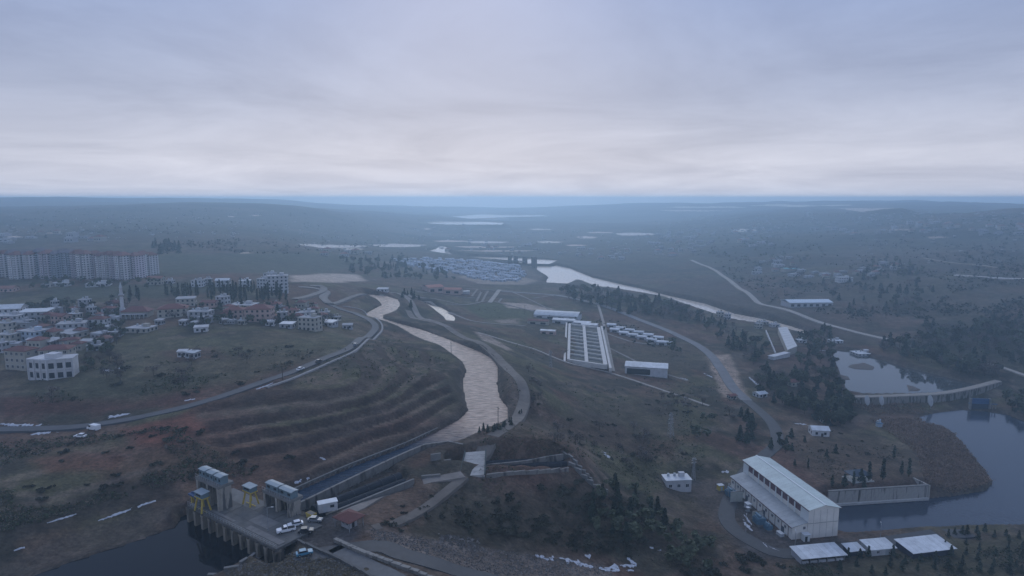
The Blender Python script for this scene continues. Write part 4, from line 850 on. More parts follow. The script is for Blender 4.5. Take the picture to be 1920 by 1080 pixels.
def blast_wall(x, y, L_, h, label):
    t = empty('blast_wall', Ph(x, y, -34), PA); tag(t, label, 'blast wall')
    n = max(2, int(L_/2.2))
    for k in range(n):
        b = MB(); b.box((-L_/2+(k+.5)*L_/n, 0, h/2-.5), (L_/n-.04, .45, h+1)); b.build('wall_panel', M('blast_wall_concrete', (.36, .37, .33), .9, .15, .5), t)
    b = MB(); b.box((0, 0, h+.08), (L_+.1, .6, .16)); b.build('coping', m_conc, t)
blast_wall(-4.8, 32.5, 5.6, 4.6, 'tall pale blast wall between the transformers')
blast_wall(-4.0, 17.5, 4.4, 3.2, 'low pale blast wall by the front transformer')
def aux(x, y, d, mat, label, cat, name):
    t = empty(name, Ph(x, y, -34), PA+.1); tag(t, label, cat)
    b = MB(); b.box((0, 0, d[2]/2+.1), d); b.build('casing', mat, t)
    b = MB(); b.box((0, 0, d[2]+.18), (d[0]+.25, d[1]+.25, .16)); b.build('lid', m_metal_w, t)
    b = MB(); b.box((0, 0, .05), (d[0]+.5, d[1]+.5, .3)); b.build('plinth', m_conc, t)
    b = MB(); b.box((0, -d[1]/2-.03, d[2]*.5), (d[0]*.4, .06, d[2]*.7)); b.build('door', m_metal_g, t)
aux(-6.2, 44.0, (2.4, 2.0, 2.4), m_yellow, 'yellow equipment cabinet at the far end of the wing', 'cabinet', 'equipment_cabinet')
aux(-3.0, 26.5, (1.8, 2.4, 2.0), m_white, 'white switch cabinet beside the wing wall', 'cabinet', 'switch_cabinet')
aux(-4.4, 24.0, (1.2, 1.2, 1.5), m_steel, 'small grey cabinet beside the white switch cabinet', 'cabinet', 'switch_cabinet')
aux(-2.4, 4.0, (1.6, 2.6, 1.1), m_white, 'low white box at the porch end of the wing', 'cabinet', 'switch_cabinet')
# tailrace retaining wall
def tail_wall():
    a = Vector(P(1552, 947, -39.6)); q = Vector(P(1737, 935, -39.6)); t = empty('retaining_wall', a); tag(t, 'stained concrete retaining wall standing in the tailrace water', 'retaining wall'); d = q-a; an = math.atan2(d.y, d.x); n = 18; L_ = d.length/n
    m = stained('tail_wall_concrete', (.34, .32, .29), (.055, .05, .045), .9, .07)
    for k in range(n):
        c = d*((k+.5)/n); b = MB(); b.box((0, 0, 2.7), (L_-.08, .8, 7.4+.1*((k*5) % 3))); b.build('wall_panel', m, t, (c.x, c.y, 0), an)
    c = d*.5; b = MB(); b.box((c.x, c.y, 6.6), (d.length+.4, 1.2, .35), rz=an); b.build('coping', m_conc, t)
    b = MB(); b.box((c.x+.8*math.sin(an), c.y-.8*math.cos(an), .35), (d.length+.2, 1.2, 1.0), rz=an); b.build('footing', M('pale_footing', (.42, .41, .39), .9, .15, .6), t)
    b = MB(); e = d*1.0; b.box((e.x-.2, e.y+4, 2.7), (.8, 8.5, 7.3), rz=an+R(8)); b.build('return_wall', m, t)
tail_wall()
# sheds in front of the powerhouse
def shed(q, rz, w, d, h, label, style):
    t = empty('storage_shed', (q[0], q[1], q[2]-.2), rz); tag(t, label, 'shed', 'white roofed sheds along the yard')
    b = MB()
    if style == 'open':
        b.box((0, d/2-.15, h/2), (w, .2, h)); b.box((-w/2+.1, 0, h/2), (.2, d-.6, h)); b.box((w/2-.1, 0, h/2), (.2, d-.6, h)); b.build('wall', m_greyw, t)
        n = max(3, int(w/3))
        for k in range(n+1):
            b = MB(); b.box((-w/2+.15+k*(w-.3)/n, -d/2+.2, h/2), (.2, .2, h)); b.build('post', m_steel, t)
        for k in range(n):
            b = MB(); b.box((-w/2+(k+.5)*w/n, -d/2+.6, .55), (w/n-.7, .5, 1.1)); b.build('crate_panel', m_white, t)
    elif style == 'dark': b.box((0, 0, h/2), (w, d, h)); b.build('wall', M('dark_blue_cladding', (.03, .035, .06), .7, .2, .5), t)
    else: b.box((0, 0, h/2), (w, d, h)); b.build('wall', m_white, t)
    n = max(3, int(w/2.2)); rf = MB(); rf.slab([(-w/2-.5, -d/2-.7, h+.15), (w/2+.5, -d/2-.7, h+.15), (w/2+.5, d/2+.5, h+.75), (-w/2-.5, d/2+.5, h+.75)], .12); r = rf.build('roof', m_metal_w, t)
    for k in range(n):
        x0 = -w/2-.55+k*(w+1.1)/n; x1 = x0+(w+1.1)/n; b = MB(); b.slab([(x0+.03, -d/2-.75, h+.22), (x1-.03, -d/2-.75, h+.22), (x1-.03, d/2+.55, h+.83), (x0+.03, d/2+.55, h+.83)], .05); b.build('roof_panel', m_metal_w, r)
    if style == 'closed':
        b = MB(); b.box((w*.2, -d/2-.05, 1.1), (1.6, .1, 2.1)); b.build('door', m_metal_g, t)
        f, fm = window_mesh(1.0, .9); o = obj('window', f, t, (-w*.2, -d/2, 1.2)); obj('window_frame', fm, o)
shed(P(1533, 1046, -34), R(9), 17.0, 6.5, 2.6, 'long white roofed open shed in front of the powerhouse gable', 'open')
shed(P(1599, 1037, -34), R(9), 5.4, 3.6, 2.2, 'small white roofed shelter between two larger sheds', 'dark')
shed(P(1645, 1034, -34), R(9), 9.6, 5.2, 2.8, 'white walled shed with white roof beside the small shelter', 'closed')
shed(P(1733, 1033, -34), R(11), 17.5, 8.0, 2.6, 'widest shed, white roof over dark walls, among saplings', 'dark')
house(1268, 913, 48, 1, 'flat', m_white, m_metal_w, 'white flat-roofed hut beside the lattice mast above the powerhouse', None, R(5), .55, 20, True, 'hut', 'control_hut')
house(1535, 814, 30, 1, 'gable', m_white, m_metal_w, 'white sheet roofed shed at the edge of the dark wood', None, R(-8), .8, 12, False, 'shed', 'white_shed')
house(1546, 791, 16, 1, 'gable', m_cream, m_redroof, 'little red roofed hut behind the white shed by the wood', None, .1, .8, 8, False, 'hut', 'hut')
house(1490, 722, 26, 1, 'hip', m_cream, m_redroof, 'low red roofed house hidden among dark trees by the pond', None, .2, .7, 9, False)
def open_shelter():
    q = G(1608, 898); t = empty('gazebo', q, .2); tag(t, 'dark hipped gazebo roof among conifers above the retaining wall', 'gazebo')
    b = MB(); b.hip(-5, 5, -3.4, 3.4, 2.8, 4.8); b.build('roof', M('dark_slate', (.055, .075, .10), .7, .2, .8), t)
    for x in (-4.4, 0, 4.4):
        for y in (-2.8, 2.8):
            b = MB(); b.box((x, y, 1.4), (.25, .25, 3.0)); b.build('post', m_conc, t)
    b = MB(); b.box((0, -.2, .1), (11, 7.6, .3)); b.build('floor_slab', M('pale_slab_b', (.4, .4, .38), .9, .1, 1), t)
open_shelter()
def lattice(q, h, w, arms, label, name='power_pylon', cat='pylon', group=None):
    t = empty(name, q, .4); tag(t, label, cat, group); n = max(4, int(h/1.8)); L = [(1, 1), (-1, 1), (-1, -1), (1, -1)]
    def c(k, i): f = w/2*(1-.72*k/n); return (L[i][0]*f, L[i][1]*f, h*k/n)
    for i in range(4):
        b = MB(); b.bar(c(0, i), c(n, i), .16, .16); b.build('leg', m_steel, t)
    b = MB()
    for k in range(n):
        for i in range(4): b.bar(c(k, i), c(k+1, (i+1) % 4), .08, .08); b.bar(c(k+1, i), c(k+1, (i+1) % 4), .08, .08)
    b.build('bracing', m_steel, t)
    for z, a in arms:
        b = MB(); b.bar((-a, 0, h*z), (a, 0, h*z), .22, .2); b.bar((-a, 0, h*z), (0, 0, h*z+.8), .1, .1); b.bar((a, 0, h*z), (0, 0, h*z+.8), .1, .1); b.build('crossarm', m_steel, t)
lattice(G(1257, 818), 13, 2.6, ((.55, 2.0), (.72, 1.8), (.9, 1.5)), 'lattice power pylon on the slope left of the powerhouse hut')
lattice(G(1300, 900), 10.5, 1.3, ((.8, 1.6), (.92, 1.4), (.99, 1.2)), 'slender mast with stacked crossarms beside the white hut', 'equipment_mast', 'mast')
lattice(G(1032, 690), 12, 1.8, ((.85, 1.6), (.95, 1.2)), 'thin pylon on the embankment left of the settling basins')
def pole(u, v, h, label, group='wooden poles along the canal and tracks'):
    q = G(u, v); t = empty('utility_pole', q, rng.uniform(0, 3)); tag(t, label, 'pole', group)
    b = MB(); b.tube([(0, 0, -.5), (0, 0, h)], [.16, .1], 8); b.build('shaft', m_wood, t)
    b = MB(); b.box((0, 0, h-.6), (1.8, .14, .14)); b.build('crossarm', m_wood, t)
for u, v, lb in ((1398,1000,'lamp post at the yard bend below the wing'), (1365,940,'lamp post at the far corner of the powerhouse yard'), (1490,1032,'lamp post between porch and long open shed'), (1650,1016,'lamp post on the yard edge above the white walled shed')):
    lamp_post(G(u, v), 1.2, 7, lb, 'lamp posts around the powerhouse yard')
pole(934, 806, 10, 'utility pole at the water edge of the lower canal bend'); pole(1086, 640, 9, 'utility pole just left of the settling basins'); pole(984, 590, 10, 'utility pole by the pale sand heap')
pole(1030, 610, 10, 'utility pole in front of the curved factory roof'); pole(530, 712, 8, 'utility pole at the roadside above the canal cut'); pole(846, 665, 8, 'utility pole on the inner canal bank')
# ------------------------------------------------------------------ weir across the pond
def weir():
    pts = [P(1582,744,-34.5), P(1640,743,-34.2), P(1700,741,-34), P(1760,738,-33.8), P(1805,731,-33.6), P(1840,723,-33.4), P(1872,714,-33)]
    c = smooth_path(pts, 6.0); t = empty('weir', (c[0][0], c[0][1], 0)); tag(t, 'low concrete weir with a pale road along its top', 'weir'); o0 = c[0]
    zs = np.linspace(-34.5, -33, len(c))
    for i in range(len(c)-1):
        a, q = c[i]-o0, c[i+1]-o0; d = q-a; L_ = np.linalg.norm(d); m_ = (a+q)/2; an = math.atan2(d[1], d[0]); z = (zs[i]+zs[i+1])/2
        b = MB(); b.box((0, 0, 0), (L_+.02, 4.4, .5)); b.build('road_slab', M('weir_road', (.25, .225, .195), .9, .15, .4), t, (m_[0], m_[1], z), an)
        b = MB(); b.box((0, -1.2, -3.8), (L_-.05, 2.4, 7.0)); b.build('wall_panel', stained('weir_concrete', (.22, .21, .19), (.07, .07, .06)), t, (m_[0], m_[1], z), an)
    b = MB()
    for i in range(len(c)):
        q = c[i]-o0; b.box((q[0], q[1]-2.0, zs[i]+.7), (.1, .1, .9))
    b.build('railing', m_steel, t)
    return c
weir()
m_disc = M('pale_disc', (.36, .37, .37), .7, .06, .6)
for u, v, s, lb in ((1628,752,1.2,'pale round dish leaning against the weir, leftmost of three'), (1655,752,1.15,'pale round dish on the weir face, second of three'), (1747,754,1.35,'pale round dish standing apart near the blue sluice')):
    q = P(u, v+8, -37.6); t = empty('round_dish', q, .0); tag(t, lb, 'dish', 'pale round dishes on the weir')
    b = MB(); n = 20; r = 2.7*s
    for k in range(n):
        a0, a1 = 2*math.pi*k/n, 2*math.pi*(k+1)/n
        for (ra, rb, za, zb) in ((0.02, r*.6, .35, .2), (r*.6, r, .2, -.15)):
            b.poly([(ra*math.cos(a0), za*-1-.0, ra*math.sin(a0)+r), (rb*math.cos(a0), -zb, rb*math.sin(a0)+r), (rb*math.cos(a1), -zb, rb*math.sin(a1)+r), (ra*math.cos(a1), -za, ra*math.sin(a1)+r)], [(0, 1, 2, 3)])
    b.tube([(0, .28, r), (0, .05, r)], [r*.98, r*.99], 20); o = b.build('dish', m_disc, t); o.rotation_euler = (R(-14), 0, R(28)); o.scale = (.78, 1, 1)
    b = MB(); b.tube([(0, 1.2, -2), (0, .5, r)], .18, 8); b.build('mount', m_steel, t)
def sluice():
    q = P(1836, 768, -40); t = empty('sluice_gate', q, R(-8)); tag(t, 'blue sluice gate with a steel frame at the far end of the weir', 'sluice gate')
    m = M('sluice_blue', (.035, .09, .19), .6, .15, .8)
    b = MB(); b.box((0, 0, 5.6), (10.5, .6, 3.6)); b.build('gate_leaf', m, t)
    b = MB(); b.box((0, -.1, 2.0), (10.0, .6, 4.2)); b.build('lower_leaf', M('sluice_dark', (.03, .045, .07), .7, .2, .8), t)
    for x in (-5.7, 5.7):
        b = MB(); b.box((x, 0, 3.0), (1.0, 2.0, 9.0)); b.build('pier', m_conc, t)
    b = MB(); b.box((1.5, -.5, 4.2), (17, .5, .4)); b.build('walkway', m, t)
    for x in (7.5, 9.2):
        b = MB(); b.box((x, -.4, 1.0), (.4, .5, 6.4)); b.build('strut', m_conc, t)
sluice()
house(1648, 800, 8, 1, 'flat', m_blue_w, m_blue, 'tiny blue hut in the brown reeds below the weir', None, 0, 1, 8, False, 'hut', 'hut', False)
for pts, lb in (([(1594,684),(1620,680),(1640,688),(1636,694),(1604,692),(1590,688)], 'dark mud bank in the pale pond'), ([(1700,722),(1712,724),(1726,730),(1722,733),(1704,733)], 'small mud bank near the weir'), ([(1568,700),(1590,706),(1594,712),(1574,712)], 'reedy mud bank at the pond edge')):
    pp = [P(u, v, -37.9) for u, v in pts]; c = np.mean(pp, 0); b = MB()
    ring = [tuple(np.array(q)) for q in pp]; n = len(ring); mid = [tuple(c+(np.array(q)-c)*.6+np.array((0, 0, .35))) for q in ring]
    b.poly(ring+mid, [(i, (i+1) % n, n+(i+1) % n, n+i) for i in range(n)]+[tuple(range(n, 2*n))]); me = b.mesh('mud_bank', M('mud', (.085, .07, .062), .8, .2, .3))
    for p_ in me.polygons:
        if p_.normal.z < 0: p_.flip()
    tag(obj('mud_bank', me), lb, kind='structure')
# ------------------------------------------------------------------ settling basins on the plain
def basins():
    A, B, C_, D_ = [Vector(G(u, v)) for u, v in ((1066, 677), (1135, 696), (1122, 622), (1068, 611))]   # near-left, near-right, far-right, far-left
    z = max(q.z for q in (A, B, C_, D_))+.3
    for q in (A, B, C_, D_): q.z = z
    t = empty('settling_basin', A); tag(t, 'ladder-like pair of concrete settling basins with pale cross walls', 'settling basins')
    m = M('basin_wall', (.56, .53, .48), .85, .1, .4); o = A.copy()
    def wall(p, q, w, h, nm='basin_wall'):
        p = p-o; q = q-o; b = MB(); L_ = (q-p).length; c = (p+q)/2; a = math.atan2((q-p).y, (q-p).x); b.box((0, 0, h/2-1), (L_, w, h+2)); b.build(nm, m, t, (c.x, c.y, 0), a)
    def at_(s, f): return (A.lerp(B, s)).lerp(D_.lerp(C_, s), f)
    wall(at_(0, 0), at_(0, 1), 2.2, 1.5); wall(at_(1, 0), at_(1, 1), 3.0, 1.5); wall(at_(0, 0)-(at_(1,0)-at_(0,0))*.01, at_(1, 0), 1.8, 1.3); wall(at_(0, 1), at_(1, 1), 1.6, 1.3)
    wall(at_(.5, .0), at_(.5, 1), 2.6, 1.45, 'centre_wall')
    for k in range(8):
        f = .14+k*.098
        wall(at_(.025, f), at_(.47, f), .9, 1.1, 'cross_wall'); f = .12+k*.1; wall(at_(.53, f), at_(.975, f), .9, 1.1, 'cross_wall')
    b = MB(); b.slab([at_(0, 0)-o-Vector((0, 0, .1)), at_(1, 0)-o-Vector((0, 0, .1)), at_(1, 1)-o-Vector((0, 0, .1)), at_(0, 1)-o-Vector((0, 0, .1))], .6)
    b.build('basin_floor', M('basin_floor', (.06, .065, .06), .8, .2, .1), t)
    for s, w in ((-.11, 1.6), (1.12, 1.8)):
        p = at_(s, -.04); q = at_(s, 1.08); wall(p, q, w, .9, 'outer_channel')
basins()
def hall(u, v, L_, d, h, rz, label, roofm=m_metal_w, wallm=m_white, curved=False, dark=None, n=8, cat='hall', name='hall', group=None, openings=0):
    q = G(u, v); t = empty(name, (q[0], q[1], q[2]-.3), rz); tag(t, label, cat, group)
    b = MB(); b.box((0, 0, h/2-.5), (L_, d, h+1)); b.build('wall', wallm, t)
    if dark:
        b = MB(); b.box((-L_*.18, -d/2-.05, h*.5), (L_*.55, .2, h*.62)); b.build('glazed_front', m_dark, t)
    ro = MB()
    if curved:
        k = 7; pr = [(-d/2-.3+(d+.6)*i/k, h+.05+d*.16*math.sin(math.pi*i/k)) for i in range(k+1)]; pr = pr+[(a, z+.2) for a, z in reversed(pr)]
        ro.extrude_y(pr, -L_/2-.3, L_/2+.3, T=Matrix.Rotation(-math.pi/2, 4, 'Z'))
    else: ro.gable(-L_/2-.3, L_/2+.3, -d/2-.3, d/2+.3, h+.02, h+d*.1, 'x')
    r = ro.build('roof', roofm, t)
    if not curved:
        for k in range(n):
            x0 = -L_/2-.35+k*(L_+.7)/n; x1 = x0+(L_+.7)/n-.12
            for s in (-1, 1):
                a = (s*(d/2+.35), h+.3); c = (0, h+d*.1+.3); p_ = [(x0, a[0], a[1]), (x1, a[0], a[1]), (x1, c[0], c[1]), (x0, c[0], c[1])]
                b = MB(); b.slab(p_ if s < 0 else p_[::-1], .08); b.build('roof_panel', roofm, r)
    for k in range(openings):
        b = MB(); b.box((-L_/2+(k+.5)*L_/openings, -d/2-.04, h*.45), (L_/openings*.5, .12, h*.5)); b.build('door', m_dark, t)
    return t
hall(1212, 700, 30, 15, 6.5, R(-14), 'long white hall with dark glazed front beside the settling basins', dark=True)
hall(1046, 596, 46, 20, 4.2, R(-18), 'largest white hall with low curved roof behind the settling basins', curved=True, openings=4)
for u, v, L_, lb in ((1058, 606, 22, 'white workshop in front of the curved hall'), (1092, 611, 16, 'white workshop between curved hall and straight track'), (1106, 615, 15, 'white workshop nearest the straight track')):
    hall(u, v, L_, 10, 4, R(-16), lb, n=5, name='workshop', cat='workshop', openings=2)
hall(1028, 626, 13, 6, 3.4, R(-15), 'small pale workshop left of the settling basins', wallm=m_pink, n=4, name='workshop', cat='workshop', openings=2)
hall(1010, 607, 20, 9, 3.6, R(-12), 'red roofed low workshop left of the curved hall', m_redroof, m_cream, n=4, name='workshop', cat='workshop', openings=2)
k = 0
for (u, v) in ((1147,613),(1164,619),(1181,623),(1198,627),(1216,632),(1235,637)):
    for du, dv, nm in ((0, 0, 'rear'), (6, 9, 'front')):
        hall(u+du, v+dv, 8.6, 5.6, 2.8, R(-20), f'white barrel roofed storage hut in the {nm} row by the curved track', curved=True, name='storage_hut', cat='storage hut', group=f'white storage huts, {nm} row', openings=1)
hall(1245, 645, 16, 5, 2.6, R(-24), 'pale long low shed at the end of the storage huts', n=4, name='shed', cat='shed', openings=2)
hall(835, 549, 40, 16, 5, R(-6), 'broad low building with faded red roof on the plain', M('faded_red_roof', (.30, .12, .09), .8, .15, .3), m_pink, n=8, openings=4)
hall(812, 546, 20, 20, 6, R(30), 'square red roofed wing of the faded red building', MATS['faded_red_roof'], m_pink, n=4, openings=2)
hall(872, 551, 10, 6, 3.5, R(20), 'small white annex at the tip of the faded red building', n=3, name='annex', cat='annex')
hall(1512, 573, 52, 22, 5.5, R(3), 'wide shed with pale metal roof beside the far dirt road', M('pale_blue_roof', (.56, .62, .66), .5, .08, .3), m_greyw, n=8, openings=7)
hall(1481, 508, 24, 14, 4, R(4), 'teal roofed shed among the hillside houses', m_tealroof, m_cream, n=4, name='shed', cat='shed')
def riverside_hall():
    q0 = [Vector(G(u, v)) for u, v in ((1476, 668), (1494, 661), (1475, 623), (1458, 625))]; z = max(q.z for q in q0); o = q0[0]; t = empty('riverside_hall', o); tag(t, 'long pale roofed hall with a bent front wing beside the pond wood', 'hall')
    c = [Vector((q.x-o.x, q.y-o.y, 0)) for q in q0]
    b = MB(); b.slab([q+Vector((0, 0, 5)) for q in c], 6.5); b.build('wall', m_cream, t)
    n = 9; b = MB(); b.slab([q+Vector((0, 0, 5.3)) for q in c], .25); r = b.build('roof', m_flat, t)
    for k in range(n):
        f0, f1 = k/n+.004, (k+1)/n-.004; b = MB(); b.slab([c[0].lerp(c[3], f0)+Vector((0, 0, 5.42)), c[1].lerp(c[2], f0)+Vector((0, 0, 5.42)), c[1].lerp(c[2], f1)+Vector((0, 0, 5.42)), c[0].lerp(c[3], f1)+Vector((0, 0, 5.42))], .09); b.build('roof_panel', M('pale_grey_sheet', (.5, .5, .49), .7, .1, .3), r)
    w0 = Vector(G(1445, 674))-o; w1 = c[0]; w0.z = 0; d = w1-w0; an = math.atan2(d.y, d.x); m_ = (w0+w1)/2
    b = MB(); b.box((0, 0, 1.2), (d.length, 5, 4.2)); b.box((0, 0, 3.45), (d.length+.5, 5.6, .25)); b.build('wing', m_white, t, (m_.x, m_.y, 0), an)
    a0 = Vector(G(1436, 623))-o; a1 = Vector(G(1454, 664))-o; d = a1-a0; m_ = (a0+a1)/2; b = MB(); b.box((0, 0, .3), (Vector((d.x, d.y)).length, .8, 3.4)); b.build('yard_wall', m_white, t, (m_.x, m_.y, (a0.z+a1.z)/2), math.atan2(d.y, d.x))
riverside_hall()
for u, v, w, lb in ((1430,607,18,'pale two storey house on the near river bank'), (1452,612,16,'white house on the near river bank beside the pale one'), (1350,594,12,'small cream house on the river bank by the trees'), (1364,598,10,'small white house on the river bank by the trees'), (1422,616,12,'little cream house below the river bank houses'), (1502,642,16,'low white shed across the pond from the wood'), (1618,665,36,'flat white roofed pavilion on the far pond shore'), (1566,642,22,'narrow white shed at the head of the pond')):
    house(u, v, w, 1 if w > 15 else 2, 'flat', m_white if 'white' in lb else m_cream, m_metal_w if 'roof' in lb or 'shed' in lb else None, lb, None, .1, .7, None if w < 20 else 5)
house(1425, 743, 20, 1, 'gable', m_white, m_metal_w, 'white roofed hut at the corner of the dark wood by the station road', None, .4, .8, 7); house(1372, 747, 14, 1, 'gable', m_cream, m_redroof, 'small red roofed hut where the station road enters the trees', None, .3, .8, 7)
# bridge with unfinished towers over the river
def river_bridge():
    a = Vector(P(925, 489, -31)); q = Vector(P(1012, 497, -33)); t = empty('river_bridge', a); tag(t, 'unfinished river bridge with four dark piers', 'bridge'); d = q-a; an = math.atan2(d.y, d.x)
    for u, w in ((957, 7), (968, 8), (985, 10), (1002, 12)):
        f = (u-925)/87; c = d*f; b = MB(); b.box((c.x, c.y, 2), (w*.8, 6, 22), rz=an); b.build('pier', m_conc_d, t)
    c = d*.35; b = MB(); b.box((c.x, c.y, 3), (d.length*.72, 10, 1.6), rz=an); b.build('deck', m_conc, t)
river_bridge()
# ------------------------------------------------------------------ the town on the left
def mosque():
    q = G(259, 594); s = mpp(q); t = empty('mosque', q, .1); tag(t, 'mosque with broad red roof beside its white minaret', 'mosque')
    w, d, h = 46*s, 26*s, 4.2
    b = MB(); b.box((0, 0, h/2-.5), (w, d, h+1)); b.build('wall', m_cream, t)
    b = MB(); b.hip(-w/2-.8, w/2+.8, -d/2-.8, d/2+.8, h+.02, h+3.2); b.build('roof', m_redroof, t)
    windows_on(t, 'f', w, d, 1.0, 7, 1, 1.3, 2.0, 3)
    b = MB(); b.box((0, -d/2-1.6, 2.9), (w*.9, 3.2, .3)); b.build('porch_roof', m_flat, t)
    for k in range(6):
        b = MB(); b.box((-w*.42+k*w*.168, -d/2-2.9, 1.3), (.35, .35, 2.9)); b.build('column', m_white, t)
    q = G(230.5, 592); t = empty('minaret', q, 0); tag(t, 'tall slender white minaret with pointed cap above the town roofs', 'minaret'); H = 62*s
    b = MB(); b.tube([(0, 0, -.5), (0, 0, H*.2), (0, 0, H*.26)], [2.1, 1.9, 1.25], 12); b.build('base', m_white, t)
    b = MB(); b.tube([(0, 0, H*.26), (0, 0, H*.62)], [1.2, 1.05], 12); b.build('shaft', m_white, t)
    b = MB(); b.tube([(0, 0, H*.60), (0, 0, H*.63), (0, 0, H*.665), (0, 0, H*.67)], [1.1, 1.85, 1.9, 1.5], 14); b.build('balcony', m_flat, t)
    b = MB(); b.tube([(0, 0, H*.67), (0, 0, H*.86)], [.95, .85], 12); b.build('upper_shaft', m_white, t)
    b = MB(); b.tube([(0, 0, H*.86), (0, 0, H*1.05)], [1.0, .05], 12); c = b.build('cap', m_metal_g, t)
    b = MB(); b.tube([(0, 0, H*1.05), (0, 0, H*1.09)], .08, 6); b.build('finial', m_yellow, c)
mosque()
def white_block():
    q = G(90, 713); s = mpp(q); t = empty('white_villa', (q[0], q[1], q[2]-.3), R(-4)); tag(t, 'unfinished white two storey villa with dark window openings and bowed front', 'house')
    h = 38*s; w1, w2, d = 44*s, 42*s, 34*s
    a1, a2 = R(-9), R(23)
    for k, (w, a, nm) in enumerate(((w1, a1, 'left'), (w2, a2, 'right'))):
        cx = (-w/2*math.cos(a) if k == 0 else w/2*math.cos(a)); cy = (-w/2*math.sin(a) if k == 0 else w/2*math.sin(a)); wg = obj('wing_wall', None, t) if False else None
        b = MB(); b.box((0, d/2, h/2-.6), (w, d, h+1.2)); o = b.build('wall', m_white, t, (cx, cy+.02*k, .015*k), a)
        b = MB(); b.box((0, d/2, h+.35), (w+.4, d+.4, .7)); b.build('parapet', m_white, o)
        b = MB(); b.box((0, -.12, h*.5), (w+.1, .3, .35)); b.build('floor_band', m_white, o)
        nx = 3
        for ix in range(nx):
            for iz in range(2):
                f, fm = window_mesh(w/nx*(.42 if k == 0 else .62), h*.27); obj('window', f, o, (-w/2+(ix+.5)*w/nx, 0, h*(.12+.48*iz)))
        for ix in range(nx+1):
            b = MB(); b.box((-w/2+ix*w/nx*(.98)+.15, -.18, h/2), (.45, .4, h)); b.build('pilaster', m_white, o)
    b = MB(); b.box((0, d*.55, h+1.6), (5, 5, 2.4)); b.build('stair_head', m_white, t)
white_block()
RED, FLT = 'hip', 'flat'
big = [(44,689,46,3,RED,m_cream,'large cream house with red hip roof, left of the pair behind the white villa',R(-12),.65,36),
       (110,684,50,3,RED,m_cream,'large cream house with red hip roof, right of the pair behind the white villa',R(12),.6,33)]
for u, v, w, st, rf, wl, lb, rz, ra, hp in big:
    house(u, v, w, st, rf, wl, None, lb, 'paired red roofed houses behind the white villa', rz, ra, hp, True)
